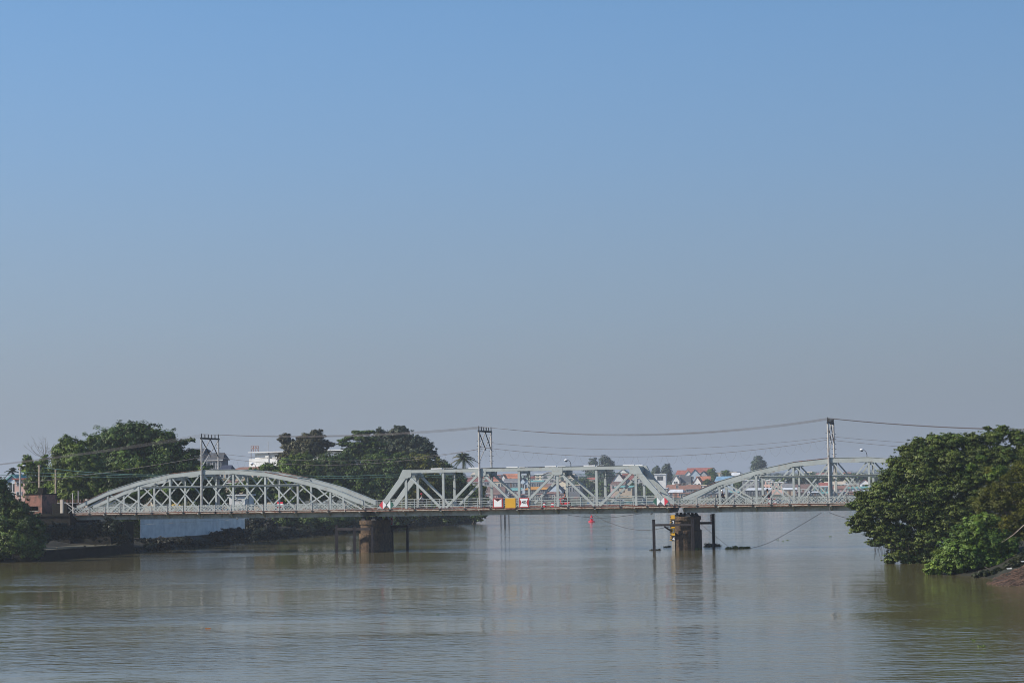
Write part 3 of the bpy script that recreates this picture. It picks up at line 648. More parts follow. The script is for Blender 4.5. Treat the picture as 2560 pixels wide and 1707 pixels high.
# ------------------------------------------------------------------ posts in the water, buoy, floating plants
for i, (px, py, r, l) in enumerate(((1252.5, 1310, .11, 'leftmost'), (1262.5, 1310.5, .16, 'middle'), (1272.5, 1309.5, .11, 'rightmost'))):
    p = ground(px, py); T = tag(MB().lathe([(r, -2), (r, 4.6), (r * .8, 4.7)], n=10).build('mooring_post', RUSTD), l + ' of three dark mooring posts in the river', 'post', 'mooring posts behind the bridge'); T.location = p
p = ground(1479, 1304); T = thing('channel_buoy', 'bright red channel buoy floating behind the bridge', 'buoy', tuple(p)); T.scale = (.60, .60, .56)
MB().lathe([(0.9, -.5), (1.25, -.1), (1.25, .25), (0.95, .42)], n=20).build('float', REDB, T)
for k in range(6):
    a = k * math.pi / 3; MB().bar((.9 * math.cos(a), .9 * math.sin(a), .4), (.35 * math.cos(a), .35 * math.sin(a), 2.3), .07, .07).build('frame_bar', REDB, T)
MB().lathe([(.5, .42), (.5, 1.2), (.3, 1.3)], n=12).build('body', REDB, T)
MB().lathe([(.68, 1.65), (.6, 1.78), (.4, 2.1), (.3, 2.3)], n=14).build('basket', REDB, T)
MB().lathe([(.12, 2.3), (.16, 2.5), (.14, 2.75), (.05, 2.85)], n=10).build('lantern', REDB, T)

# ------------------------------------------------------------------ foliage
def leaves(name, blobs, n, size, pal, parent, seed, up_bias=0.5, core=0.22, dens_sub=34, flat=0.65, kind='leaf'):
    """blobs: list of (x, y, z, rx, ry, rz) relative to the parent; leaf faces grouped in sub-clumps near each blob's surface"""
    rg = np.random.default_rng(seed)
    B = np.array(blobs, float); area = (B[:, 3] * B[:, 4] + B[:, 3] * B[:, 5] + B[:, 4] * B[:, 5]); pr = area / area.sum()
    ns = max(8, int(n * (1 - core) / dens_sub))
    bi = rg.choice(len(B), ns, p=pr)
    d = rg.normal(size=(ns, 3)); d[:, 2] += 0.25; d /= np.linalg.norm(d, axis=1)[:, None]
    spr = rg.random(ns) < .15                                          # sprays that stick out of the crown
    rr = np.where(spr, rg.uniform(1.0, 1.30, ns), rg.uniform(0.48, 0.98, ns))[:, None]
    sc = B[bi, :3] + d * B[bi, 3:6] * rr
    srad = (0.10 + 0.34 * rg.random(ns) ** 1.5) * np.minimum(B[bi, 3], B[bi, 5]) + size * 0.9
    srad = np.where(spr, srad * .5 + size * .4, srad)
    btint = rg.random(len(B)); bbr = rg.normal(1, .14, len(B)).clip(.7, 1.35)
    stint = btint[bi] * .45 + rg.random(ns) * .55; sbright = rg.normal(1.0, 0.26, ns).clip(0.45, 1.7)
    si = np.repeat(np.arange(ns), dens_sub); nl = len(si)
    off = rg.normal(size=(nl, 3)); off /= np.linalg.norm(off, axis=1)[:, None]; off *= rg.random(nl)[:, None] ** 0.45
    off[:, 2] *= flat
    c = sc[si] + off * srad[si][:, None]
    nrm = d[si] * 0.8 + np.array([0, 0, up_bias]) + off * 0.75 + rg.normal(size=(nl, 3)) * 0.28
    tint = stint[si]; br = bbr[bi][si] * sbright[si] * rg.normal(1, .13, nl).clip(.6, 1.5); sz = size * rg.uniform(.65, 1.3, nl)
    nc = int(n * core)
    bi2 = rg.choice(len(B), nc, p=pr); d2 = rg.normal(size=(nc, 3)); d2 /= np.linalg.norm(d2, axis=1)[:, None]
    c2 = B[bi2, :3] + d2 * B[bi2, 3:6] * (rg.random(nc)[:, None] ** .5 * 0.8)
    c = np.vstack([c, c2]); nrm = np.vstack([nrm, rg.normal(size=(nc, 3))]); tint = np.r_[tint, rg.random(nc)]; br = np.r_[br, np.ones(nc)]; sz = np.r_[sz, size * rg.uniform(1.4, 2.2, nc)]
    nrm /= np.linalg.norm(nrm, axis=1)[:, None]
    t = np.cross(nrm, rg.normal(size=nrm.shape)); t /= np.linalg.norm(t, axis=1)[:, None]; b = np.cross(nrm, t)
    L = t * (sz * .62)[:, None]; Wd = b * (sz * (.34 if kind == 'leaf' else .16))[:, None]; bend = nrm * (sz * .10)[:, None]
    V = np.stack([c - L - bend, c - Wd, c + L - bend, c + Wd], 1).reshape(-1, 3)
    P = np.array(pal, float); k = tint * (len(P) - 1); k0 = np.floor(k).astype(int).clip(0, len(P) - 2); fr = (k - k0)[:, None]
    colr = (P[k0] * (1 - fr) + P[k0 + 1] * fr) * br[:, None]
    colr = np.repeat(np.c_[colr, np.ones(len(colr))], 4, 0)
    me = bpy.data.meshes.new(name); nv = len(V); nf = nv // 4
    me.vertices.add(nv); me.vertices.foreach_set('co', V.astype(np.float32).ravel())
    me.loops.add(nv); me.loops.foreach_set('vertex_index', np.arange(nv, dtype=np.int32))
    me.polygons.add(nf); me.polygons.foreach_set('loop_start', np.arange(0, nv, 4, dtype=np.int32))
    at_ = me.attributes.new('tint', 'FLOAT_COLOR', 'POINT'); at_.data.foreach_set('color', colr.astype(np.float32).ravel())
    me.update(calc_edges=True); me.materials.append(LEAF)
    return link(name, me, parent)
G1 = [(0.034, 0.068, 0.017), (0.071, 0.120, 0.022), (0.122, 0.159, 0.029)]         # dark green
G2 = [(0.057, 0.101, 0.016), (0.103, 0.159, 0.023), (0.172, 0.207, 0.032)]         # mid green
G3 = [(0.080, 0.135, 0.028), (0.130, 0.205, 0.030), (0.195, 0.250, 0.040)]         # light green
GO = [(0.060, 0.066, 0.028), (0.085, 0.082, 0.036), (0.105, 0.095, 0.045)]         # olive brown
GY = [(0.065, 0.085, 0.014), (0.125, 0.135, 0.018), (0.190, 0.175, 0.026)]         # yellow olive
GF = [(0.060, 0.088, 0.055), (0.085, 0.115, 0.065)]                                # far trees, paled and blued: distance haze put into the colour
def tree(name, label, Y, trunk_px, blobs, n, size, pal, seed, zbase=2.8, group=None, tr=0.35, limbs=True, bark=None, cat='tree', **kw):
    """trunk_px: (px of the trunk foot); blobs: (px, py, rx_px, ry_px[, dY]) at distance Y"""
    foot = at(trunk_px, 1300, Y); foot.z = zbase
    T = thing(name, label, cat, tuple(foot), 0, group); bl = []
    for q in blobs:
        x, y, rx, ry = q[:4]; dY = q[4] if len(q) > 4 else 0
        c = at(x, y, Y + dY) - foot; s = (Y + dY) / F
        bl.append((c.x, c.y, c.z, rx * s, (rx * s * .75 + ry * s * .25), ry * s))
    if limbs:
        rs = random.Random(seed); bk = bark or BARK
        big = sorted(bl, key=lambda q: -q[3] * q[5]); zmin = min(q[2] - q[5] for q in bl); ztop = max(q[2] for q in bl)
        cx = sum(q[0] for q in bl) / len(bl); cy = sum(q[1] for q in bl) / len(bl)
        fork = Vector((cx * .35, cy * .35, max(1.2, min(ztop * .45, zmin + 2.0))))
        MB().tube([(0, 0, -.6), fork * .5 + Vector((.15, 0, 0)), fork], [tr, tr * .8, tr * .62], 8).build('trunk', bk, T)
        mb = MB()
        for q in big[:14]:
            c = Vector(q[:3]); m_ = fork.lerp(c, .5) + Vector((rs.uniform(-.4, .4), rs.uniform(-.4, .4), -.3))
            mb.tube([fork, m_, c, c + Vector((rs.uniform(-.5, .5) * q[3], 0, q[5] * .6))], [tr * .5, tr * .33, tr * .2, tr * .06], 5)
        mb.build('limbs', bk, T)
    leaves('crown', bl, int(n * (1.25 if Y < 900 else 1)), size * (.78 if Y < 900 else 1), pal, T, seed, **kw)
    return T, foot
LG = 'trees on the left bank'
tree('broadleaf_tree', 'tall dark domed tree standing behind the left arched span', 312, 340,
     [(300, 1100, 62, 42), (352, 1098, 48, 40), (255, 1122, 48, 42), (405, 1112, 40, 38), (335, 1085, 40, 26), (430, 1140, 42, 38), (462, 1165, 42, 36), (330, 1160, 90, 50), (405, 1180, 75, 45), (475, 1200, 48, 44), (500, 1185, 32, 30), (300, 1215, 80, 40), (420, 1225, 80, 35), (520, 1225, 40, 34), (300, 1072, 18, 14), (330, 1068, 16, 14), (270, 1085, 16, 12), (365, 1076, 16, 14), (395, 1084, 14, 12), (425, 1090, 15, 14), (455, 1105, 16, 7), (478, 1100, 14, 5), (485, 1130, 20, 8)], 62000, .42, G1, 11, group=LG, tr=.6)
tree('broadleaf_tree', 'leafy mid green tree left of and before the dark domed tree', 292, 205,
     [(168, 1112, 24, 20), (150, 1128, 20, 20), (190, 1140, 40, 36), (155, 1165, 32, 36), (215, 1170, 48, 40), (175, 1205, 48, 42), (240, 1200, 50, 42), (285, 1215, 45, 34), (210, 1242, 60, 28), (150, 1235, 34, 28), (330, 1235, 40, 24), (202, 1112, 14, 12), (228, 1100, 14, 10), (345, 1180, 22, 14), (300, 1175, 26, 18), (355, 1160, 18, 10)], 48000, .36, G2, 12, group=LG, tr=.45)
tree('sparse_tree', 'thin sparse tree with small crown beside the pink house', 300, 96,
     [(68, 1150, 15, 12), (72, 1170, 24, 18), (98, 1160, 16, 12), (104, 1182, 26, 24), (88, 1205, 28, 20), (112, 1148, 10, 12), (122, 1195, 20, 26), (118, 1228, 30, 28), (95, 1235, 28, 24), (80, 1228, 20, 16)], 11000, .34, G2, 13, group=LG, tr=.22, core=.08, dens_sub=22)
tree('olive_tree', 'brownish olive tree in front of the white flat roofed building', 430, 778,
     [(714, 1098, 16, 15), (722, 1115, 20, 14), (745, 1118, 26, 20), (762, 1100, 18, 14), (790, 1088, 20, 14), (780, 1106, 28, 18), (775, 1124, 34, 20), (738, 1134, 26, 16), (812, 1110, 14, 9), (826, 1111, 12, 5), (706, 1143, 16, 12), (712, 1155, 14, 8), (795, 1125, 20, 14), (760, 1140, 26, 16)], 24000, .46, GO, 14, zbase=3, group=LG, tr=.35, dens_sub=26)
tree('tiered_tree', 'dark green tree with flat tiers of branches, tallest of the middle clump', 425, 897,
     [(905, 1083, 22, 6), (888, 1079, 12, 3), (925, 1079, 14, 4), (900, 1096, 26, 6), (872, 1094, 16, 4), (922, 1098, 28, 8), (858, 1101, 16, 4), (866, 1110, 26, 5), (895, 1112, 34, 8), (935, 1112, 34, 9), (890, 1126, 40, 10), (930, 1128, 40, 10), (880, 1140, 46, 10), (940, 1142, 46, 12)], 20000, .42, G1, 15, zbase=3, group=LG, tr=.28, bark=PBARK, flat=.4, up_bias=.9)
tree('grey_green_tree', 'tall grey green open crowned tree right of the tiered tree', 440, 1000,
     [(995, 1084, 26, 18), (978, 1096, 24, 18), (950, 1084, 16, 13), (948, 1104, 22, 14), (1012, 1100, 30, 20), (1040, 1104, 26, 16), (1062, 1118, 24, 16), (1078, 1134, 15, 9), (1088, 1143, 9, 5), (985, 1124, 44, 20), (1030, 1128, 36, 18), (1055, 1140, 22, 12), (1003, 1075, 22, 10)], 26000, .44, [(0.055, 0.075, 0.045), (0.07, 0.09, 0.05), (0.09, 0.105, 0.06)], 16, zbase=3, group=LG, tr=.35, dens_sub=26)
tree('broadleaf_tree', 'rounded green tree below the olive tree, left of the middle clump', 385, 745,
     [(715, 1160, 26, 20), (750, 1150, 30, 20), (690, 1185, 28, 18), (735, 1185, 44, 28), (780, 1175, 34, 30), (700, 1215, 44, 26), (760, 1222, 50, 28), (660, 1205, 24, 20), (660, 1235, 34, 20), (720, 1245, 50, 18), (640, 1178, 22, 8), (668, 1168, 22, 10)], 30000, .38, G2, 17, group=LG, tr=.35)
tree('broadleaf_tree', 'dense green tree in the centre of the middle clump', 395, 860,
     [(820, 1155, 34, 24), (860, 1160, 36, 26), (835, 1185, 48, 30), (890, 1185, 44, 30), (800, 1200, 40, 26), (850, 1220, 54, 28), (905, 1215, 44, 28), (800, 1235, 44, 20), (930, 1165, 30, 24)], 32000, .38, G1, 18, group=LG, tr=.4)
tree('broadleaf_tree', 'dark shaded tree behind the left end of the flat span', 415, 965,
     [(950, 1165, 44, 32), (985, 1180, 44, 34), (930, 1200, 40, 32), (970, 1215, 50, 32), (1000, 1215, 40, 30), (950, 1240, 50, 22), (1000, 1150, 30, 20)], 26000, .40, G1, 19, group=LG, tr=.4)
tree('broadleaf_tree', 'olive green spreading tree above the left part of the flat span', 435, 1050,
     [(1025, 1155, 36, 22), (1055, 1150, 30, 18), (1015, 1180, 40, 30), (1060, 1178, 38, 28), (1090, 1165, 26, 18), (1040, 1210, 46, 30), (1085, 1205, 34, 28), (1040, 1240, 50, 24), (1090, 1240, 34, 22)], 30000, .40, GY, 20, group=LG, tr=.4)
tree('broadleaf_tree', 'low green tree at the tip of the left bank', 455, 1110,
     [(1112, 1168, 22, 14), (1120, 1185, 22, 18), (1138, 1186, 22, 14), (1150, 1202, 22, 18), (1162, 1225, 18, 20), (1105, 1210, 30, 26), (1130, 1208, 22, 24), (1115, 1240, 34, 24), (1150, 1240, 22, 20), (1085, 1255, 40, 20)], 18000, .38, G1, 21, group=LG, tr=.3)
tree('broadleaf_tree', 'small bright green tree beside the coconut palm', 480, 1185,
     [(1180, 1225, 20, 16), (1195, 1238, 20, 16), (1170, 1245, 26, 18), (1200, 1250, 20, 14), (1205, 1222, 12, 10), (1150, 1255, 24, 10)], 12000, .34, G2, 22, zbase=1, group=LG, tr=.2)
# low growth hanging over the left bank and under the bridge
def shrub(label, Y, px, blobs, n, size, pal, seed, zb=1.0, group=None, **kw):
    return tree('riverside_shrub', label, Y, px, blobs, n, size, pal, seed, zbase=zb, group=group, tr=.1, cat='shrub', **kw)
SG = 'shrubs along the left bank'
shrub('dark bushy shrub at the left edge in front of the brick hut', 250, 30,
      [(10, 1255, 34, 30), (45, 1275, 34, 28), (20, 1300, 50, 34), (70, 1310, 34, 30), (98, 1318, 18, 22), (40, 1345, 56, 34), (90, 1352, 28, 26), (5, 1375, 40, 24), (75, 1375, 40, 20), (0, 1215, 22, 22)], 36000, .27, G1, 31, group=SG)
shrub('shaded shrubs on the bank behind the left pier', 372, 800, [(720, 1295, 40, 26), (780, 1300, 44, 28), (840, 1298, 44, 26), (690, 1318, 34, 20), (770, 1322, 40, 14)], 14000, .36, G1, 32, group=SG)
shrub('shaded shrubs on the bank between left pier and flat span', 405, 930, [(890, 1290, 44, 28), (950, 1288, 44, 26), (1000, 1285, 40, 26), (930, 1312, 44, 14), (990, 1308, 40, 14)], 14000, .38, G1, 33, group=SG)
shrub('shaded shrubs at the tip of the left bank', 448, 1080, [(1040, 1285, 40, 24), (1090, 1282, 40, 22), (1130, 1282, 36, 20), (1060, 1303, 40, 12), (1120, 1298, 36, 12), (1160, 1288, 20, 10)], 13000, .38, G1, 34, group=SG)
shrub('dark creeper hanging beside the white riverside wall', 300, 345, [(325, 1300, 28, 20), (350, 1300, 16, 26), (300, 1315, 34, 26), (330, 1335, 24, 24), (280, 1340, 26, 20)], 10000, .30, G1, 35, group=SG)
shrub('overhanging branch of leaves at the tip of the left bank', 466, 1180, [(1188, 1293, 16, 5), (1205, 1290, 12, 6), (1215, 1286, 7, 4), (1198, 1300, 14, 3)], 1500, .30, G1, 36, zb=.2, group=SG)

tree('broadleaf_tree', 'broad tree just outside the left edge of the view', 259, -88, [(-90, 1185, 62, 52), (-82, 1235, 55, 50), (-105, 1125, 50, 40), (-78, 1150, 45, 40), (-75, 1280, 50, 45)], 22000, .45, G2, 24, group=LG, tr=.4)  # out of view, added so its shade falls on the abutment
tree('broadleaf_tree', 'dark leafy tree low behind the crest of the left arch', 372, 575, [(520, 1232, 30, 26), (552, 1245, 30, 22), (545, 1215, 24, 16), (590, 1222, 22, 14), (630, 1215, 34, 24), (650, 1240, 36, 24), (618, 1250, 28, 16), (500, 1250, 30, 18)], 16000, .4, G1, 26, group=LG, tr=.25)
for i_, (lab_, Y_, px_, bl_) in enumerate((
    ('low dark growth on the bank below the riverside wall, left part', 292, 400, [(360, 1356, 34, 10), (410, 1354, 36, 9), (455, 1351, 34, 9), (380, 1366, 30, 6)]),
    ('low dark growth on the bank below the riverside wall, right part', 318, 540, [(500, 1346, 36, 10), (550, 1340, 38, 13), (600, 1334, 34, 14), (520, 1354, 34, 8), (575, 1328, 26, 8)]),
    ('dark growth on the bank right of the riverside wall', 345, 660, [(635, 1310, 30, 22), (670, 1318, 32, 22), (650, 1334, 36, 14), (620, 1338, 26, 12)]))):
    shrub(lab_, Y_, px_, bl_, 9000, .3, [(0.014, 0.02, 0.012), (0.024, 0.028, 0.016), (0.035, 0.032, 0.022)], 37 + i_, zb=.8, group=SG)  # shade under the span is put into these dark leaf colours

ysh = lambda x: float(np.interp(x, [0, 200, 360, 480, 640, 760, 860, 1000, 1120, 1195], [1405, 1391, 1378, 1368, 1352, 1341, 1333, 1322, 1311, 1307]))
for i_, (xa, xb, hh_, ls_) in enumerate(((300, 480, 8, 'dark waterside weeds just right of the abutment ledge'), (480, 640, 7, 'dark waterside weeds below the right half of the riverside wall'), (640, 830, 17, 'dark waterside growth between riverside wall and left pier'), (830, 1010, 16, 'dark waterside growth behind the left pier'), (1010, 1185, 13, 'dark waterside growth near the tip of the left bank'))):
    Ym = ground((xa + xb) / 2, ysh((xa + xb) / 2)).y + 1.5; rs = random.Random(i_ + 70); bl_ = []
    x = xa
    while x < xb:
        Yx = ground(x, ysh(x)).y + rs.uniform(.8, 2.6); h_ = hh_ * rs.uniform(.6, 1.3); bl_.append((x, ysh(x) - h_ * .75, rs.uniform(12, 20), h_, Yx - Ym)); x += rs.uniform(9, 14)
    shrub(ls_, Ym, (xa + xb) / 2, bl_, 16000, .32, [(0.012, 0.018, 0.010), (0.022, 0.030, 0.012), (0.034, 0.036, 0.016)], 80 + i_, zb=.3, group=SG, limbs=False)  # leaf palette darkened to carry the shade below the bank trees
shrub('dark growth covering the foot of the abutment', 263, 200, [(150, 1325, 34, 22), (195, 1328, 36, 20), (240, 1325, 36, 22), (280, 1320, 30, 26), (120, 1335, 30, 20), (305, 1340, 24, 20)], 14000, .26, [(0.012, 0.018, 0.010), (0.022, 0.030, 0.012), (0.034, 0.036, 0.016)], 90, zb=1.0, group=SG, limbs=False)  # added leaves, coloured dark to carry the shade on the abutment

# right bank
RG = 'trees on the right bank'
T_R, foot = tree('banyan_tree', 'huge dark green tree leaning over the river at the right', 203, 2390,
     [(2165, 1292, 36, 24), (2150, 1262, 24, 18), (2190, 1262, 40, 28), (2165, 1240, 22, 16), (2205, 1225, 36, 26), (2232, 1195, 36, 30), (2248, 1162, 34, 26), (2228, 1152, 16, 9), (2272, 1130, 28, 20), (2254, 1122, 14, 8), (2295, 1116, 28, 20), (2300, 1099, 12, 8), (2150, 1236, 18, 9), (2130, 1262, 18, 10), (2124, 1308, 13, 8), (2142, 1322, 20, 12), (2188, 1357, 26, 11), (2310, 1140, 44, 34), (2345, 1105, 36, 22), (2330, 1092, 16, 8), (2385, 1102, 38, 22), (2430, 1098, 30, 18), (2370, 1092, 16, 7),
      (2300, 1180, 56, 38), (2370, 1150, 60, 42), (2440, 1130, 46, 34), (2480, 1095, 32, 24), (2505, 1078, 22, 16), (2470, 1070, 12, 6), (2512, 1072, 10, 10), (2545, 1095, 30, 24), (2530, 1085, 14, 8), (2500, 1140, 46, 34), (2560, 1140, 40, 36), (2270, 1235, 56, 34), (2340, 1225, 60, 42), (2410, 1200, 60, 42), (2230, 1278, 56, 30), (2300, 1285, 56, 34), (2205, 1318, 40, 20), (2250, 1328, 40, 22), (2180, 1335, 22, 10), (2240, 1362, 34, 14), (2280, 1362, 36, 22), (2240, 1392, 30, 12), (2275, 1398, 34, 14), (2310, 1390, 28, 22), (2320, 1340, 44, 34), (2380, 1280, 56, 44), (2440, 1250, 50, 40), (2225, 1402, 18, 8), (2215, 1345, 36, 14), (2255, 1385, 40, 16), (2300, 1375, 36, 26), (2290, 1408, 30, 8), (2340, 1385, 34, 26), (2145, 1300, 24, 14), (2165, 1318, 26, 12), (2455, 1175, 44, 34), (2490, 1190, 44, 36), (2350, 1320, 50, 34), (2600, 1110, 40, 40), (2600, 1180, 60, 50)],
     225000, .185, [(0.052, 0.088, 0.023), (0.098, 0.143, 0.029), (0.150, 0.182, 0.039), (0.111, 0.143, 0.039)], 41, zbase=1.5, group=RG, tr=.7, dens_sub=30, flat=.42, up_bias=.75)
mb = MB(); rs = random.Random(5)
for k in range(70):
    x = rs.uniform(2185, 2300); y = rs.uniform(1345, 1365); c = at(x, y, 203 + rs.uniform(-2, 2)) - foot; l = rs.uniform(.5, 1.6)
    mb.tube([c, c + Vector((rs.uniform(-.1, .1), 0, -l * .5)), c + Vector((rs.uniform(-.15, .15), 0, -l))], .012, 3, False)
mb.build('aerial_roots', mat('dark_root', (.05, .04, .035), .9), T_R)
tree('feathery_tree', 'yellow olive feathery tree at the right edge', 186, 2540,
     [(2475, 1235, 34, 26), (2450, 1262, 22, 26), (2510, 1200, 36, 26), (2550, 1175, 34, 26), (2500, 1255, 40, 34), (2545, 1225, 44, 40), (2465, 1300, 28, 24), (2510, 1310, 44, 34), (2555, 1290, 40, 44), (2600, 1230, 50, 60), (2480, 1175, 20, 14), (2555, 1340, 30, 26)], 42000, .19, GY, 42, zbase=1.5, group=RG, tr=.3, kind='needle', dens_sub=40)
shrub('bright green leafy bush drooping to the water at the right', 177, 2430,
     [(2340, 1418, 26, 18), (2365, 1402, 32, 28), (2400, 1405, 38, 30), (2385, 1370, 34, 30), (2430, 1385, 42, 38), (2410, 1340, 32, 28), (2445, 1345, 38, 36), (2470, 1400, 36, 30), (2480, 1350, 34, 34), (2440, 1308, 28, 22), (2495, 1412, 30, 18), (2528, 1398, 24, 24), (2520, 1360, 30, 26), (2470, 1300, 26, 20), (2325, 1428, 12, 8)], 42000, .21, G3, 43, zb=.8)
shrub('green saplings with upright leaves above the debris', 182, 2500, [(2500, 1175, 22, 12), (2430, 1168, 14, 10), (2455, 1145, 14, 8), (2480, 1190, 16, 12)], 4000, .2, G3, 44, zb=.8, limbs=False)
shrub('low dark undergrowth between the bright bush and the debris mound', 171, 2510, [(2470, 1434, 26, 9), (2500, 1430, 26, 12), (2480, 1442, 22, 7), (2455, 1443, 20, 6), (2500, 1441, 20, 7), (2535, 1412, 26, 14), (2560, 1400, 24, 18), (2450, 1436, 22, 6), (2580, 1385, 24, 24)], 9000, .17, [(0.016, 0.022, 0.010), (0.035, 0.045, 0.016), (0.06, 0.07, 0.025)], 45, zb=.8, limbs=False)
# bare and fallen branches
def branch(label, Y, pts, r, m, name='dead_branch', n=0, seed=1):
    P = [at(x, y, Y) for x, y in pts]; rs = random.Random(seed); mb = MB(); o = P[0].copy()
    mb.tube([p - o for p in P], [r * (1 - .7 * i / (len(P) - 1)) for i in range(len(P))], 6)
    T = mb.build(name, m); T.location = o; tag(T, label, 'branch'); return T
branch('pale dead branch leaning out of the right bank', 176, [(2560, 1312), (2535, 1335), (2510, 1352), (2480, 1368)], .05, PBARK)
branch('pale twig crossing the feathery tree at the right edge', 183, [(2562, 1203), (2540, 1205), (2522, 1204)], .035, PBARK)
branch('thin pale stick lying at the foot of the bright bush', 174, [(2462, 1416), (2475, 1424), (2495, 1433)], .03, PBARK)
# bare tree at the left
f0 = at(113, 1250, 303); T = thing('bare_tree', 'leafless tree with bare twigs fanning against the sky', 'tree', tuple(f0))
MB().tube([(0, 0, -2), (0, 0, 3), at(113, 1140, 303) - f0], [.16, .12, .07], 6).build('trunk', BARK, T)
mb = MB(); rs = random.Random(9)
for k in range(16):
    a = -150 + k * 9.0 if k < 13 else rs.uniform(-150, -30); L_ = rs.uniform(1.6, 3.4) * (1.3 if a < -130 else 1); s_ = at(113, 1140 + rs.uniform(0, 10), 303) - f0
    d_ = Vector((math.cos(rad(a)), rs.uniform(-.3, .3), -math.sin(rad(a)))); e_ = s_ + d_ * L_
    mid_ = s_ + d_ * L_ * .5 - Vector((0, 0, .12 * L_)); mb.tube([s_, mid_, e_], [.03, .02, .008], 4)
    for q in range(3):
        b_ = mid_.lerp(e_, rs.random()); mb.tube([b_, b_ + Vector((rs.uniform(-.5, .5), 0, rs.uniform(.1, .8)))], [.02, .008], 3)
mb.build('twigs', BARK, T)
# palms
def palm(label, Y, px, pyb, pyt, r_px, seed, lean=0, nfr=20, pal=((.09, .10, .03), (.06, .085, .03)), zb=None):
    base = at(px + lean, pyb, Y); top = at(px, pyt, Y)
    if zb is not None: base.z = zb
    T = thing('coconut_palm', label, 'palm tree', tuple(base)); rs = random.Random(seed); t_ = top - base
    MB().tube([(0, 0, -1), t_ * .35 + Vector((-lean * .006, 0, 0)), t_ * .7, t_], [.2, .16, .14, .12], 8).build('trunk', PBARK, T)
    R_ = r_px * Y / F
    for k in range(nfr):
        mb = MB(); a = 2 * math.pi * (k / nfr) + rs.uniform(-.1, .1); el = (1.35, 1.05, .65, .2, -.3)[(k * 3) % 5] + rs.uniform(-.12, .12); L_ = R_ * rs.uniform(1.0, 1.2)
        d_ = Vector((math.cos(a) * math.cos(el), math.sin(a) * math.cos(el), math.sin(el))); sp = [t_ + d_ * L_ * s - Vector((0, 0, (.62 if el > .4 else .50) * L_ * s * s)) for s in [i / 8 for i in range(9)]]
        mb.tube(sp, [.04 - .003 * i for i in range(9)], 3, False); side = d_.cross(Vector((0, 0, 1))).normalized()
        for i in range(1, 9):
            for q in range(4):
                p = sp[i - 1].lerp(sp[i], q / 4); ll = L_ * .22 * (1 - abs(i / 8 - .45) * .9)
                for s_ in (1, -1):
                    e_ = p + side * s_ * ll * .75 + (sp[i] - sp[i - 1]).normalized() * ll * .4 - Vector((0, 0, ll * .55)); w_ = (sp[i] - sp[i - 1]).normalized() * .07
                    mb.add([p - w_, p + w_, e_], [(0, 1, 2)])
        me = mb.mesh('frond'); me.materials.append(LEAF); c_ = rs.choice(pal); b_ = rs.uniform(.8, 1.3)
        at_ = me.attributes.new('tint', 'FLOAT_COLOR', 'POINT'); at_.data.foreach_set('color', [c_[0] * b_, c_[1] * b_, c_[2] * b_, 1] * len(me.vertices)); link('frond', me, T)
palm('tall coconut palm with drooping fronds right of the middle clump', 482, 1159, 1255, 1146, 33, 3, -12, 30, ((.13, .12, .04), (.06, .085, .035), (.05, .07, .03)), 1.0)
palm('small hazy palm behind the pink house at the left', 380, 31, 1250, 1178, 22, 4, 0, 16, ((.07, .09, .05),))
palm('dark palm crown cut by the left edge', 300, -6, 1260, 1200, 26, 6, 0, 14, ((.03, .05, .03),))
palm('low palm with yellowing fronds below the pink house', 268, 22, 1290, 1232, 20, 7, 0, 12, ((.12, .11, .04), (.07, .09, .03)))

# ------------------------------------------------------------------ buildings
WALLS = {}
def wm(key):
    C = dict(white=(.70, .70, .69), cream=(.58, .51, .40), pink=(.62, .42, .36), paleblue=(.42, .50, .58), grey=(.34, .34, .35), dgrey=(.16, .17, .19), brick=(.40, .19, .13), mint=(.42, .56, .50), tan=(.44, .36, .27), yellow=(.62, .46, .16), dark=(.07, .075, .085), blue=(.10, .20, .36), teal=(.14, .34, .34), rosy=(.50, .34, .33))[key]
    return mat('wall_' + key, C, .85, 0, .12, .4, c2=tuple(x * .55 for x in C), thr=(.58, .9))
def rm(key):
    C = dict(orange=(.42, .165, .095), maroon=(.22, .075, .065), red=(.32, .11, .085), grey=(.20, .20, .21), dgrey=(.085, .09, .10), teal=(.16, .38, .36), rust=(.27, .14, .10), white=(.66, .68, .70), cream=(.55, .47, .36), blue=(.18, .32, .45), amber=(.58, .27, .05), navy=(.045, .055, .09), brown=(.17, .11, .095))[key]
    return mat('roof_' + key, C, .8, 0, .2, .5, c2=tuple(x * .6 for x in C), thr=(.5, .85))
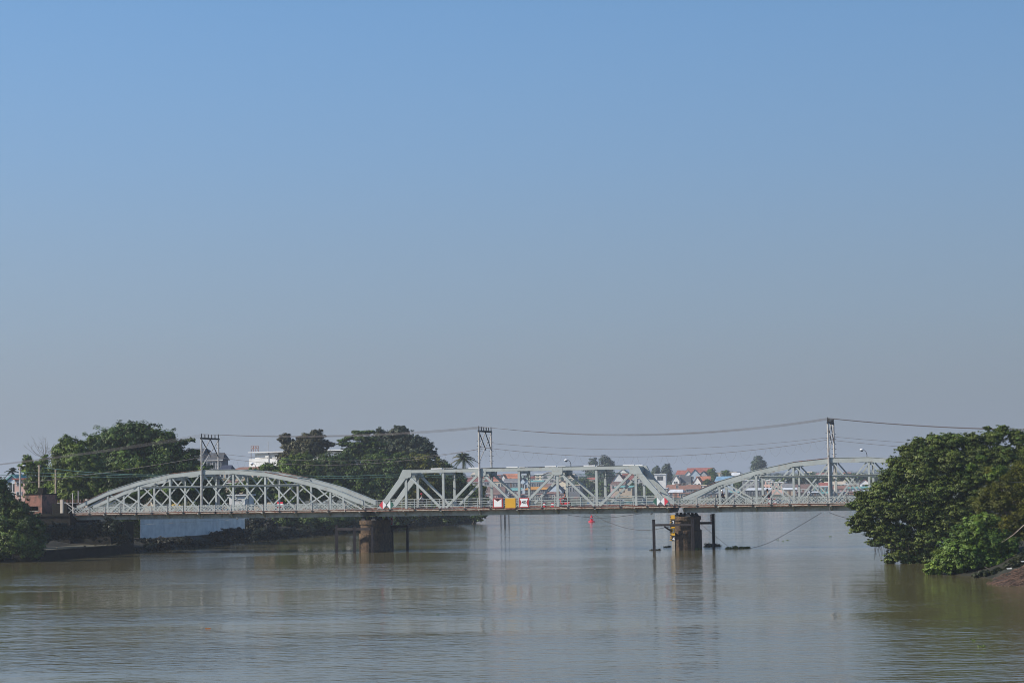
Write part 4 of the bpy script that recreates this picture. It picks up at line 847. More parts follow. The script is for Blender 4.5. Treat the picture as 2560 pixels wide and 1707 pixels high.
def house(label, px0, px1, pyr, pye, pyb, Y, kind, wall, roof, nwin=2, group=None, depth=None, cat='house', rows=1, wh=.55, zb=None, name=None, door=True, over=.35, frame='white'):
    """pyr: ridge, pye: eave, pyb: visible foot"""
    A = at(px0, pye, Y); Bp = at(px1, pye, Y); W_ = Bp.x - A.x; cx = (A.x + Bp.x) / 2; zr = at((px0 + px1) / 2, pyr, Y).z; ze = at((px0 + px1) / 2, pye, Y).z
    z0 = at((px0 + px1) / 2, pyb, Y).z
    zg = zb if zb is not None else max(far_z(cx, Y), 0.3) if Y > 900 else 3.0
    zg = min(zg, z0) if zb is None else zg
    hr_ = -random.Random(label).uniform(.16, .42); W_ /= math.cos(hr_) * 1.02
    T = thing(name or ('house' if cat == 'house' else cat.replace(' ', '_')), label, cat, (cx, Y, zg), hr_, group); D_ = depth or min(max(W_ * .8, 4), 10)
    h = ze - zg; rh = max(zr - ze, .15); x0, x1 = -W_ / 2, W_ / 2
    wmat = wm(wall); rmat = rm(roof)
    if kind == 'front':
        MB().prism([(x0, -1), (x1, -1), (x1, h), (0, h + rh - .05), (x0, h)], 0, D_).build('wall', wmat, T)
        for s in (-1, 1):
            e = s * (W_ / 2 + over)
            hh = -over * rh / (W_ / 2)
            MB().prism([(0, h + rh + .02), (e, h + hh + .02), (e, h + hh + .2), (0, h + rh + .2)], -over, D_ + over).build('roof', rmat, T)
    elif kind == 'side':
        MB().box((x0, 0, -1), (x1, D_, h)).build('wall', wmat, T)
        mb = MB(); o = over
        hip = min(W_ * .12, 1.5)
        vs_ = [(x0 - o, -o, h), (x1 + o, -o, h), (x1 + o, D_ + o, h), (x0 - o, D_ + o, h), (x0 + hip * .2, D_ / 2, h + rh), (x1 - hip * .2, D_ / 2, h + rh)]
        mb.add(vs_, [(0, 1, 5, 4), (2, 3, 4, 5), (1, 2, 5), (3, 0, 4), (3, 2, 1, 0)]).build('roof', rmat, T)
        MB().box((x0 - o, -o - .03, h - .14), (x1 + o, -o + .06, h - .003)).build('fascia', wm('white') if roof != 'rust' else wm('grey'), T)
    elif kind == 'shed':
        MB().prism([(x0, -1), (x1, -1), (x1, h), (x0, h)], 0, D_).build('wall', wmat, T)
        MB().add([(x0 - o_, -.5, h + .003) for o_ in (.3,)] + [(x1 + .3, -.5, h + .003), (x1 + .3, D_ + .3, h + rh), (x0 - .3, D_ + .3, h + rh), (x0 - .3, -.5, h + .12), (x1 + .3, -.5, h + .12), (x1 + .3, D_ + .3, h + rh + .12), (x0 - .3, D_ + .3, h + rh + .12)],
                 [(0, 3, 2, 1), (4, 5, 6, 7), (0, 1, 5, 4), (1, 2, 6, 5), (2, 3, 7, 6), (3, 0, 4, 7)]).build('roof', rmat, T)
    else:
        MB().box((x0, 0, -1), (x1, D_, h)).build('wall', wmat, T); MB().box((x0 - .3, -.4, h + .002), (x1 + .3, D_ + .3, h + max(.2, min(rh, .45)))).build('roof', rmat, T)
    hv = ze - z0; n = nwin
    for r_ in range(rows):
        for k in range(n):
            xc = x0 + W_ * (k + .5) / n; ww = W_ / n * .26; sto = hv / rows; zc = (z0 - zg) + sto * (r_ + .55); hh = min(sto * wh * .5, 1.1)
            if door and r_ == 0 and k == n // 2 and n > 1:
                MB().box((xc - ww, -.07, max(0, z0 - zg)), (xc + ww, -.003, zc + hh)).build('door', mat('door_wood', (.16, .10, .07), .7), T); continue
            fr_ = MB().box((xc - ww - .08, -.06, zc - hh - .08), (xc + ww + .08, -.003, zc + hh + .08)).build('window', wm(frame), T)
            MB().box((xc - ww, -.075, zc - hh), (xc + ww, -.061, zc + hh)).build('pane', GLASS, fr_)
            if ww > .5: MB().box((xc - .04, -.09, zc - hh), (xc + .04, -.076, zc + hh)).build('mullion', wm(frame), fr_)
    return T
FB = 'houses on the far bank'
H = lambda *a, **k: house(*a, group=FB, **k)
# back rows first (farther), then the waterfront
H('long low house with pinkish red roof beyond the coconut palm', 1140, 1250, 1192, 1204, 1216, 1130, 'side', 'grey', 'maroon', 5)
H('pale cream roofed shed above the pinkish red roof', 1176, 1222, 1180, 1186, 1194, 1260, 'side', 'tan', 'cream', 3)
H('white gabled house with bright orange roof left of middle', 1250, 1294, 1184, 1202, 1222, 1090, 'side', 'white', 'orange', 3, rows=2)
H('white gable end beside the bright orange roof', 1247, 1268, 1186, 1203, 1224, 1086, 'front', 'white', 'orange', 1, door=False)
H('small cream house with orange roof left of the white gable', 1233, 1252, 1195, 1203, 1228, 1070, 'side', 'cream', 'orange', 2, door=False)
H('dark grey house with pale columns below the orange roof', 1258, 1296, 1196, 1205, 1222, 1050, 'side', 'dgrey', 'grey', 5)
H('narrow mint green tower house behind the truss', 1304, 1322, 1185, 1187, 1206, 1120, 'flat', 'mint', 'white', 1, rows=2, door=False)
H('pale blue gabled house, left of the pair', 1298, 1314, 1195, 1205, 1226, 1060, 'front', 'paleblue', 'dgrey', 1, door=False)
H('pale blue gabled house, right of the pair', 1310, 1328, 1199, 1208, 1226, 1045, 'front', 'paleblue', 'blue', 2)
H('red roofed house behind the pale blue pair', 1324, 1346, 1190, 1196, 1206, 1140, 'side', 'rosy', 'maroon', 2)
H('cream three storey house with stepped pediment', 1338, 1362, 1184, 1186, 1206, 1110, 'flat', 'cream', 'white', 2, rows=3, door=False)
H('pale grey house with tall dark windows beside the stepped one', 1354, 1388, 1180, 1187, 1208, 1105, 'front', 'grey', 'cream', 2, rows=2, door=False)
H('dark two storey house with many bars below the teal roof', 1322, 1358, 1200, 1204, 1221, 1040, 'side', 'dgrey', 'teal', 6, door=False)
H('long orange amber awning roof near the water', 1312, 1368, 1217, 1224, 1232, 1015, 'shed', 'brown' if False else 'dark', 'amber', 6, door=False)
H('teal canopy roofed shop left of the amber awning', 1270, 1300, 1220, 1226, 1246, 1010, 'shed', 'grey', 'teal', 4)
H('rusty brown roofed house left of the teal canopy', 1214, 1262, 1216, 1232, 1244, 1015, 'side', 'tan', 'brown', 4)
H('tan triangular roofed house right of the amber awning', 1358, 1386, 1208, 1222, 1234, 1020, 'side', 'tan', 'brown', 3)
H('cream yellow blank gable wall above the motorcyclist', 1392, 1416, 1202, 1208, 1230, 1040, 'front', 'cream', 'brown', 1, door=False, wh=.1)
H('blue roofed house against the cream gable wall', 1372, 1404, 1212, 1226, 1236, 1012, 'front', 'paleblue', 'navy', 2)
H('open shed with pale roof behind the middle truss', 1416, 1450, 1207, 1213, 1236, 1030, 'flat', 'dgrey', 'cream', 5, door=False)
H('small red roof among the dark trees', 1466, 1486, 1193, 1199, 1206, 1180, 'side', 'cream', 'red', 2)
H('white A frame house with maroon roof left of the right pier', 1530, 1562, 1182, 1204, 1214, 1060, 'front', 'white', 'maroon', 2)
H('maroon side roof joined to the white A frame house', 1552, 1582, 1183, 1200, 1210, 1064, 'side', 'white', 'maroon', 2, door=False)
H('white lattice gable high behind the A frame house', 1542, 1570, 1173, 1184, 1190, 1150, 'front', 'white', 'cream', 3, door=False)
H('brown skirt roofed house below the A frame house', 1526, 1562, 1203, 1211, 1226, 1035, 'side', 'rosy', 'brown', 3)
H('low mint green hut below the A frame house', 1536, 1580, 1214, 1218, 1230, 1022, 'shed', 'tan', 'teal', 3)
H('long pale flat building right of the flat truss', 1586, 1640, 1193, 1196, 1206, 1120, 'flat', 'grey', 'cream', 5)
H('white portal frame house with dark centre', 1636, 1664, 1183, 1186, 1206, 1070, 'flat', 'white', 'white', 1, door=False, wh=1.1)
H('wide pale house right behind the sloping end of the flat truss', 1636, 1668, 1216, 1221, 1240, 1010, 'flat', 'cream', 'white', 3)
H('small house with cream gable and slate roof', 1680, 1698, 1188, 1202, 1210, 1060, 'front', 'white', 'cream', 1, door=False)
H('slate roofed house beside the little cream gable', 1696, 1726, 1189, 1206, 1212, 1062, 'side', 'cream', 'dgrey', 3)
H('large hall with long red tile roof on the skyline', 1714, 1780, 1169, 1182, 1194, 1200, 'side', 'rosy', 'red', 6)
H('lower red tile roof at the left of the large hall', 1690, 1718, 1175, 1186, 1196, 1190, 'side', 'rosy', 'red', 3)
H('grey house with white gable and arched windows', 1724, 1750, 1174, 1188, 1212, 1080, 'front', 'paleblue', 'grey', 2, rows=2, door=False)
H('white balconied house left of the grey gabled one', 1712, 1728, 1178, 1186, 1204, 1095, 'front', 'white', 'cream', 2, door=False)
H('dark grey gabled roof before the large hall', 1748, 1768, 1178, 1188, 1196, 1100, 'front', 'grey', 'dgrey', 1, door=False)
H('white house with bright orange roof near the right arch', 1738, 1776, 1190, 1208, 1218, 1050, 'side', 'white', 'orange', 3, rows=1)
H('white gable with orange peak at the left of the bright roof', 1734, 1752, 1192, 1206, 1218, 1046, 'front', 'white', 'orange', 2, door=False)
H('low white walled annex below the bright orange roof', 1732, 1766, 1210, 1214, 1222, 1035, 'flat', 'white', 'cream', 4)
H('rusty roofed house on the left of the brown cluster', 1664, 1698, 1211, 1222, 1228, 1040, 'side', 'rosy', 'rust', 3)
H('brick block rising out of the brown roofs', 1688, 1698, 1209, 1210, 1224, 1036, 'flat', 'brick', 'rust', 1, door=False)
H('broad rusty roofed house in the brown cluster', 1696, 1730, 1213, 1226, 1234, 1026, 'side', 'brick', 'rust', 3)
H('brown roofed long house on the right of the brown cluster', 1714, 1752, 1211, 1222, 1232, 1022, 'side', 'dgrey', 'rust', 4)
H('brick shed with pale mint roof by the water', 1672, 1706, 1223, 1230, 1244, 1000, 'side', 'brick', 'white', 3)
H('cream long hall on the skyline near the right arch', 1788, 1840, 1178, 1182, 1192, 1230, 'flat', 'tan', 'cream', 5)
H('pale blue roofed house under the lone tree', 1788, 1832, 1190, 1202, 1212, 1090, 'side', 'paleblue', 'blue', 4)
H('small white roofed house right of the blue roof', 1828, 1850, 1181, 1188, 1196, 1150, 'side', 'white', 'white', 2)
H('white framed villa seen through the right arch', 1856, 1896, 1196, 1201, 1222, 1060, 'flat', 'grey', 'white', 4, rows=2, door=False)
H('pink walled house right of the white framed villa', 1906, 1930, 1198, 1201, 1226, 1050, 'flat', 'pink', 'white', 3, rows=2)
H('pale pink house with white balcony, second from the villa', 1928, 1962, 1200, 1206, 1226, 1045, 'flat', 'pink', 'white', 4, rows=2, door=False)
H('waterside stall with pale awning below the villa', 1862, 1924, 1220, 1225, 1243, 1005, 'shed', 'dark', 'white', 7)
H('blue grey roofed house beyond the pink pair', 1956, 1984, 1208, 1216, 1228, 1040, 'side', 'paleblue', 'grey', 3)
H('brown roofed house with white edge left of the right pylon', 1984, 2022, 1210, 1222, 1232, 1020, 'side', 'grey', 'brown', 4)
H('low white shed by the water left of the right pylon', 1958, 1990, 1219, 1224, 1242, 1002, 'shed', 'tan', 'white', 3)
H('red roofed house behind the right pylon', 2044, 2074, 1206, 1214, 1222, 1060, 'side', 'cream', 'red', 3)
H('cream roofed warehouse right of the right pylon', 2058, 2112, 1203, 1210, 1222, 1070, 'side', 'mint', 'cream', 5)
H('white eaved long house before the red roofed one', 2036, 2078, 1214, 1217, 1232, 1030, 'flat', 'teal', 'white', 5)
H('brown lean to house right of the pylon', 2078, 2124, 1214, 1222, 1234, 1022, 'shed', 'rosy', 'rust', 4)
H('white gabled house with red edge beside the big tree', 2150, 2174, 1199, 1208, 1222, 1060, 'front', 'white', 'red', 1, door=False)
H('cream long house beside the big tree', 2110, 2156, 1206, 1210, 1224, 1062, 'flat', 'cream', 'white', 4)
H('small teal roofed shop at the right waterfront', 2120, 2184, 1216, 1220, 1234, 1015, 'shed', 'paleblue', 'teal', 5)
# waterfront terraces of small shops
rs = random.Random(21); cols = ['dark', 'dgrey', 'grey', 'dark', 'tan', 'dgrey', 'rosy', 'brick']; rc = ['rust', 'grey', 'brown', 'white', 'dgrey', 'teal']
lab = {1190: 'leftmost waterfront shop by the small green tree', 1218: 'waterfront shop just right of the middle pylon', 1246: 'waterfront shop behind the notched navigation sign', 1274: 'waterfront shop behind the plain yellow sign', 1302: 'waterfront shop behind the 40 sign', 1330: 'waterfront shop right of the 40 sign', 1358: 'waterfront shop behind the small notices', 1386: 'waterfront shop behind the red motorcyclist', 1700: 'waterfront shop right of the brick mint roofed shed', 1730: 'waterfront shop under the bright orange roof', 1760: 'waterfront shop at the low start of the right arch', 1790: 'waterfront shop behind the rider on the right span', 1820: 'waterfront shop below the blue roof', 1990: 'waterfront shop below the white edged brown roof', 2020: 'waterfront shop left of the right pylon foot', 2050: 'waterfront shop at the right pylon foot', 2080: 'waterfront shop right of the right pylon foot', 2110: 'waterfront shop beside the big tree, right of the pylon', 2140: 'waterfront shop half hidden by the big tree'}
for x, l in lab.items():
    w = rs.uniform(25, 31); t = rs.uniform(1234, 1239) - (x - 1190) * .006; house(l, x, x + w, t - rs.uniform(2, 4), t, 1256 - (x - 1190) * .011, 992 + rs.uniform(-3, 5), rs.choice(['shed', 'side', 'shed']), rs.choice(cols), rs.choice(rc), 4, group='waterfront shops on the far bank', depth=7, zb=.5, over=.3, wh=.8)
# left bank buildings
LB = 'buildings on the left bank'
house('pink flat roofed house at the left edge', 35, 84, 1195, 1198, 1246, 320, 'flat', 'pink', 'red', 2, group=LB, rows=2, depth=6, wh=.3)
house('pale blue gabled house behind the pink house', 14, 50, 1188, 1202, 1240, 345, 'front', 'paleblue', 'teal', 1, group=LB, door=False)
house('dark roofed house behind the left pylon', 514, 556, 1131, 1150, 1178, 460, 'side', 'dgrey', 'dgrey', 3, group=LB, door=False)
house('small dark roof above the dark domed tree', 458, 510, 1120, 1129, 1140, 480, 'side', 'dgrey', 'dgrey', 2, group=LB, door=False)
house('navy roofed low house right of the left pylon', 548, 574, 1162, 1178, 1200, 430, 'side', 'tan', 'navy', 2, group=LB, door=False)
house('long low house with reddish roof left of the white building', 568, 690, 1166, 1176, 1210, 445, 'side', 'tan', 'rust', 6, group=LB, door=False)
house('cream house seen through the left arch, right one', 422, 452, 1224, 1228, 1262, 345, 'flat', 'yellow', 'cream', 2, group=LB)
house('cream house seen through the left arch, left one', 352, 392, 1244, 1247, 1264, 340, 'flat', 'cream', 'cream', 3, group=LB)
house('pale bungalow under the crest of the left arch', 562, 608, 1201, 1206, 1220, 400, 'side', 'tan', 'brown', 3, group=LB)
house('white kiosk box seen through the left arch', 572, 613, 1237, 1238.5, 1264, 350, 'flat', 'white', 'white', 1, group=LB, depth=5, door=False, wh=.1)
# the big white building
T = thing('office_building', 'large white flat roofed building on the left bank', 'building', tuple(at(740, 1200, 560)), -.5, LB)
o = at(740, 1200, 560)
def Q(x, y):
    q = at(x, y, 560) - o; q.x *= 1.14 * (1 + q.x * .00085); return q
def wb(x0, x1, y0, y1, d0, d1, name, m): 
    a, b = Q(x0, y1), Q(x1, y0); return MB().box((a.x, d0, a.z), (b.x, d1, b.z)).build(name, m, T)
wb(626, 880, 1129, 1145, .5, 14, 'upper_wall', wm('white')); wb(612, 626, 1146, 1200, 0, 14, 'wall', wm('white')); wb(626.2, 880, 1142, 1200, 0, 13.9, 'wall', wm('white')); wb(657, 666, 1137, 1142, 0.01, 13, 'wall', wm('white'))
wb(615, 884, 1126.5, 1128.8, -1, 15, 'roof', wm('white')); wb(665.5, 668, 1129, 1160, -.15, .0 - .002, 'downpipe', wm('grey'))
for x in (690, 730, 770, 810, 850): wb(x, x + 14, 1150, 1160, -.05, -.003, 'window', GLASS)
mb = MB()
for x in (618, 625, 631, 638): mb.bar(Q(x, 1146 if x < 620 else 1127), Q(x, 1113), .12, .12)
for y in (1114, 1119): mb.bar(Q(618, y), Q(638, y), .1, .1)
mb.bar(Q(618, 1127), Q(625, 1114), .08, .08); mb.bar(Q(631, 1114), Q(638, 1127), .08, .08)
t_ = mb.build('roof_scaffold', RUST); t_.location = o; t_.rotation_euler = (0, 0, -.5); tag(t_, 'reddish pipe scaffold on the roof of the white building', 'scaffold')
t_ = MB().bar(Q(665, 1128), Q(665, 1103), .12, .12).build('roof_mast', GALV); t_.location = o; t_.rotation_euler = (0, 0, -.5); tag(t_, 'thin mast on the roof of the white building', 'mast')
# white riverside wall under the left span: panels
a_, b_ = ground(352, 1331, 2.45), ground(612, 1316, 2.45); n = 14; d_ = (b_ - a_)
T = thing('riverside_wall', 'long bluish white wall panels along the bank under the left span', 'wall', tuple(a_)); 
for k in range(n):
    p, q = d_ * (k / n), d_ * ((k + 1) / n - .0012); zb_ = (0 if k < 9 else .35)
    for z0_, z1_ in ((-.9 if k < 9 else -.55, 1.18), (1.2, 3.0)):
        nrm = Vector((-d_.y, d_.x, 0)).normalized() * .12
        MB().add([p + Vector((0, 0, z0_)), q + Vector((0, 0, z0_)), q + Vector((0, 0, z1_)), p + Vector((0, 0, z1_)), p + nrm + Vector((0, 0, z0_)), q + nrm + Vector((0, 0, z0_)), q + nrm + Vector((0, 0, z1_)), p + nrm + Vector((0, 0, z1_))],
                 [(0, 1, 2, 3), (7, 6, 5, 4), (0, 4, 5, 1), (1, 5, 6, 2), (2, 6, 7, 3), (3, 7, 4, 0)]).build('wall_panel', mat('weathered_white', (.84, .82, .78), .8, 0, .15, .8, c2=(.16, .16, .17), thr=(.66, .85)), T)

# ------------------------------------------------------------------ abutment and brick hut
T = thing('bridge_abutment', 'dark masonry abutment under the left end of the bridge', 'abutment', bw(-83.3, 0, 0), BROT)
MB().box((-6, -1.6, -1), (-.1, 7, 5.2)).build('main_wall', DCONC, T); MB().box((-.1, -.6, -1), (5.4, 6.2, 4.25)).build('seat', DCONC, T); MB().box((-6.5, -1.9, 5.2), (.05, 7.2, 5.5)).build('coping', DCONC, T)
T = thing('quay_ledge', 'low concrete ledge with loose stones below the abutment', 'ledge', tuple(ground(150, 1380, .9)))
o = ground(150, 1380, .9); e_ = ground(300, 1368, .9) - o; s_ = ground(95, 1384, .9) - o
dd = (e_ - s_); dd.z = 0; nn_ = Vector((-dd.y, dd.x, 0)).normalized()
def slab(z0, z1, w0, w1, nm, mm):
    c_ = [s_ + nn_ * w0, e_ + nn_ * w0, e_ + nn_ * w1, s_ + nn_ * w1]
    MB().add([(p.x, p.y, z0) for p in c_] + [(p.x, p.y, z1) for p in c_], [(0, 3, 2, 1), (4, 5, 6, 7), (0, 1, 5, 4), (1, 2, 6, 5), (2, 3, 7, 6), (3, 0, 4, 7)]).build(nm, mm, T)
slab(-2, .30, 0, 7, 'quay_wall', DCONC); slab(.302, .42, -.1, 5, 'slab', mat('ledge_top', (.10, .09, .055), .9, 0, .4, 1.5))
rs = random.Random(4)
for k in range(16):
    t = rs.random(); c = s_.lerp(e_, t) + Vector((rs.uniform(-.3, .3), rs.uniform(-.1, .8), rs.uniform(.42, .6))); r = rs.uniform(.08, .17)
    bm = bmesh.new(); bmesh.ops.create_icosphere(bm, subdivisions=1, radius=r)
    for v in bm.verts: v.co *= rs.uniform(.7, 1.2); v.co.z *= .7
    me = bpy.data.meshes.new('stone'); bm.to_mesh(me); bm.free(); me.materials.append(MATS['ledge_top']); link('stone', me, T, c)
uh, zh = onb(62, 1237, 0); uh2, _ = onb(105, 1237, 0); hb = onb(100, 1290, 0)[1]
T = thing('brick_hut', 'ruined red brick hut with a stub chimney at the left bridge end', 'hut', bw(uh, 0, 0), BROT); w = uh2 - uh; dp = 4.2
MB().box((0, 0, 3.2), (.35, dp, zh)).build('brick_wall', BRICK, T)
wz0, wz1 = zh - 2.15, zh - 1.55
MB().box((.351, 0, wz1), (w - .6, .35, zh)).build('brick_wall', BRICK, T); MB().box((.351, 0, 3.2), (w - .6, .35, wz0)).build('brick_wall', BRICK, T); MB().box((w - .599, 0, 3.2), (w - .351, .35, zh)).build('brick_wall', BRICK, T)
MB().box((w - .35, 0, 2), (w, dp, zh + .002)).build('brick_wall', BRICK, T); MB().box((0.36, dp - .35, 3.2), (w - .36, dp, zh)).build('brick_wall', BRICK, T)
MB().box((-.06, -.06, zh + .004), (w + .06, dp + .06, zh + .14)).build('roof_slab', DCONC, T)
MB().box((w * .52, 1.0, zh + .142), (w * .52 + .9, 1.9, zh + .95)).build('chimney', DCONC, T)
MB().box((-.02, -.05, wz0 - .1), (w - .5, .02 - .04, wz0 - .002)).build('window_sill', CONC, T)
T = tag(MB().box((0, 0, -1), (2.3, 3.5, 5.0)).build('masonry_block', DCONC), 'dark square masonry block between brick hut and bridge', 'wall'); T.location = bw(onb(129, 1258, 0)[0], .1, zz(129, 1258, 0) - 5.0); T.rotation_euler = (0, 0, BROT)
# gate posts, pipes and fence at the bridge head
def postat(px, y0, y1, v, r, m, label, name='gate_post', cat='post', group='posts at the left bridge head'):
    u, zt = onb(px, y0, v); zb_ = onb(px, y1, v)[1]; o = tag(MB().box((-r, -r, 0), (r, r, zt - zb_)).box((-r * 1.15, -r * 1.15, zt - zb_ + .002), (r * 1.15, r * 1.15, zt - zb_ + .06)).build(name, m), label, cat, group); o.location = bw(u, v, zb_); o.rotation_euler = (0, 0, BROT)
postat(155, 1249, 1282, -1.3, .19, mat('cream_post', (.55, .48, .40), .8), 'cream concrete gate post at the left end of the railing')
postat(217, 1247, 1268, 6.1, .16, MATS['cream_post'], 'cream concrete post where the left arch begins')
postat(181.5, 1233, 1282, -1.2, .05, GALV, 'thin grey pipe post before the left arch', 'pipe_post'); postat(195.5, 1228, 1262, 5.9, .05, GALV, 'thin grey pipe post farther back by the left arch', 'pipe_post')
postat(139, 1174, 1256, 8, .10, PBARK, 'wooden utility pole in front of the mid green tree', 'utility_pole', 'utility pole', 'utility poles at the left'); postat(98, 1163, 1228, 10, .12, PBARK, 'wooden utility pole rising behind the brick hut', 'utility_pole', 'utility pole', 'utility poles at the left'); postat(50, 1167, 1250, 6, .11, GALV, 'grey utility pole in front of the pink house', 'utility_pole', 'utility pole', 'utility poles at the left')
ua_, zf = onb(130, 1256, 6.2); ub_, _ = onb(225, 1256, 6.2)
T = thing('picket_fence', 'thin picket fence with white rails at the left bridge head', 'fence', bw(ua_, 6.2, zf - 1.6), BROT); Lf = ub_ - ua_
for k in range(int(Lf / .22)): MB().box((k * .22, -.02, 0), (k * .22 + .05, .02, 2.0)).build('picket', RUST, T)
for z in (.55, 1.45): MB().box((0, -.06, z), (Lf, -.025, z + .08)).build('rail', WHITE, T)
T = tag(MB().bar((0, 0, 0), (1.6, 0, -1.0), .06, .1).build('sloping_rail', GALV), 'pale sloping rail beside the cream gate post', 'rail'); u_, z_ = onb(161, 1254, -1.25); T.location = bw(u_, -1.25, z_); T.rotation_euler = (0, 0, BROT)

# ------------------------------------------------------------------ debris mound on the right bank
c0 = ground(2570, 1448, .4); rg = np.random.default_rng(3)
bm = bmesh.new(); bmesh.ops.create_grid(bm, x_segments=24, y_segments=16, size=1)
for v in bm.verts:
    x, y = v.co.x, v.co.y; h_ = max(0, 1 - (x * x) ** .8) * max(0, 1 - y * y)
    v.co = Vector((x * 5.0, y * 4.4, 1.9 * h_ + rg.normal() * .07 - .35))
me = bpy.data.meshes.new('mound'); bm.to_mesh(me); bm.free(); me.materials.append(mat('mound_soil', (.065, .040, .028), .95, 0, .4, 2, .8, 6))
T = thing('debris_mound', 'brown mound of earth, roots and litter at the right edge', 'mound', (c0.x + 2.3, c0.y + 1.8, 0)); link('earth', me, T)
mb = MB(); rs = random.Random(8)
for k in range(420):
    x = rs.uniform(-5, 4.5); y = rs.uniform(-3.8, 1.5); h_ = max(0, 1 - (x / 5.2) ** 2) * max(0, 1 - (y / 4) ** 2); z = 1.9 * h_ - .25; a = rs.uniform(-.7, .7); L_ = rs.uniform(.3, 1.3)
    mb.tube([(x, y, z), (x + L_ * .5 * math.cos(a), y - .1, z + rs.uniform(0, .25)), (x + L_ * math.cos(a), y - .2 * math.sin(a), z + rs.uniform(-.2, .12))], rs.uniform(.012, .03), 3, False)
t_ = mb.build('root_tangle', mat('root_wood', (.14, .085, .06), .95, 0, .4, 3), T); t_['kind'] = 'stuff'
# litter pieces resting on the mound
for k, (px, py, w_, h_, m_, l) in enumerate(((2524, 1422, .38, .14, mat('dull_plastic', (.5, .5, .48), .8), 'large white plastic piece lying on the debris mound'), (2544, 1424, .22, .09, mat('tan_card', (.5, .32, .2), .8), 'tan scrap right of the large white plastic'), (2557, 1404, .2, .1, mat('grey_scrap', (.42, .42, .44), .8), 'small pale scrap at the right edge of the mound'))):
    p = at(px, py, 166.5); w_ *= .6; h_ *= .7; mb = MB().add([(-w_, -.1, 0), (w_ * .8, -.15, .02), (w_, .2, .05), (-w_ * .8, .25, .08), (-w_ * .9, -.08, h_), (w_ * .6, -.1, h_ * 1.4), (w_ * .9, .2, h_), (-w_ * .7, .2, h_ * .8)], [(0, 3, 2, 1), (4, 5, 6, 7), (0, 1, 5, 4), (1, 2, 6, 5), (2, 3, 7, 6), (3, 0, 4, 7)])
    tag(mb.build('litter', m_), l, 'litter', 'litter on the debris mound').location = p

# ------------------------------------------------------------------ floating plants
def hyacinth(px, py, w_, label, n, seed, h=.35, pal=G3, dpt=1.2):
    p = ground(px, py); T = thing('water_hyacinth', label, 'floating plant', tuple(p)); rs = random.Random(seed); bl = []
    for k in range(max(3, int(w_ * 1.5))):
        x = w_ * ((k + .5) / max(3, int(w_ * 1.5)) - .5); bl.append((x, rs.uniform(-dpt, dpt) * .5, .03, min(.42, w_ * .3), min(.5, dpt), h * rs.uniform(.25, .55)))
    leaves('leaf_mass', bl, n, min(.14, w_ * .12), pal, T, seed, core=.1, dens_sub=16, flat=.55, up_bias=.25); return T
hyacinth(1845, 1371, 3.2, 'long raft of green water hyacinth tied by ropes', 3000, 51, .55, [(.16, .20, .04), (.26, .28, .08)]); hyacinth(1736, 1374, 1.5, 'clump of water hyacinth at the foot of the right pier', 1400, 52, .45)
hyacinth(1782, 1366, 2.0, 'dark heap of drift weed round the back fender pile', 1800, 53, .8, [(.02, .03, .02), (.035, .045, .03)]); hyacinth(1640, 1375, 1.1, 'small dark weed at the front fender pile', 500, 54, .2, [(.03, .035, .02), (.05, .06, .03)])
hyacinth(1668, 1367, 1.0, 'small dark weed left of the gauge behind the pier', 400, 55, .25, [(.03, .035, .02), (.05, .06, .03)])
for k, (px, py, s_, l) in enumerate(((2432, 1601, .30, 'upper of two tiny green plants floating at the lower right'), (2452, 1616, .35, 'lower of two tiny green plants floating at the lower right'), (1094, 1536, .25, 'tiny plant floating in the lower middle of the river'), (2076, 1341, .5, 'small plant drifting behind the bridge at the right'), (1958, 1352, .4, 'small weed drifting below the right span, middle one'), (1970, 1350, .5, 'small weed drifting below the right span, right one'), (1944, 1349, .4, 'small weed drifting below the right span, left one'), (1518, 1372, .35, 'small dark weed drifting left of the right pier'))):
    hyacinth(px, py, s_ * .8, l, 80, 60 + k, .18, G3, .3)
T = tag(MB().box((-.16, -.05, -.03), (.16, .05, .03)).build('floating_litter', ORANGEC), 'small orange scrap floating in the lower left', 'litter'); T.location = ground(520, 1570)

# ------------------------------------------------------------------ boats at the far shore
def boat(px, py, L_, col, label, cab=True, cm=None):
    p = ground(px, py); T = thing('river_boat', label, 'boat', tuple(p), 0, 'boats moored at the far shore'); mb = MB(); n = 8; vs_ = []
    for i in range(n + 1):
        t = i / n; x = (t - .5) * L_; w_ = 1.1 * math.sin(math.pi * min(max(t, .06), .94)) ** .5; sh = .25 * abs(2 * t - 1) ** 2
        vs_ += [(x, -w_, .75 + sh), (x, -w_ * .55, -.1), (x, w_ * .55, -.1), (x, w_, .75 + sh)]
    fs = [(i * 4 + j, i * 4 + j + 1, i * 4 + j + 5, i * 4 + j + 4) for i in range(n) for j in range(3)] + [(3, 2, 1, 0), (n * 4, n * 4 + 1, n * 4 + 2, n * 4 + 3)] + [(i * 4, i * 4 + 4, i * 4 + 7, i * 4 + 3) for i in range(n)]
    mb.add(vs_, fs).build('hull', wm(col), T)
    if cab: MB().box((-L_ * .2, -.7, .76), (L_ * .15, .7, 1.9)).build('cabin', wm(cm or 'white'), T); MB().box((-L_ * .24, -.85, 1.902), (L_ * .19, .85, 2.02)).build('cabin_roof', rm('grey'), T); MB().box((-L_ * .12, -.73, 1.2), (L_ * .08, -.702, 1.65)).build('window', GLASS, T)
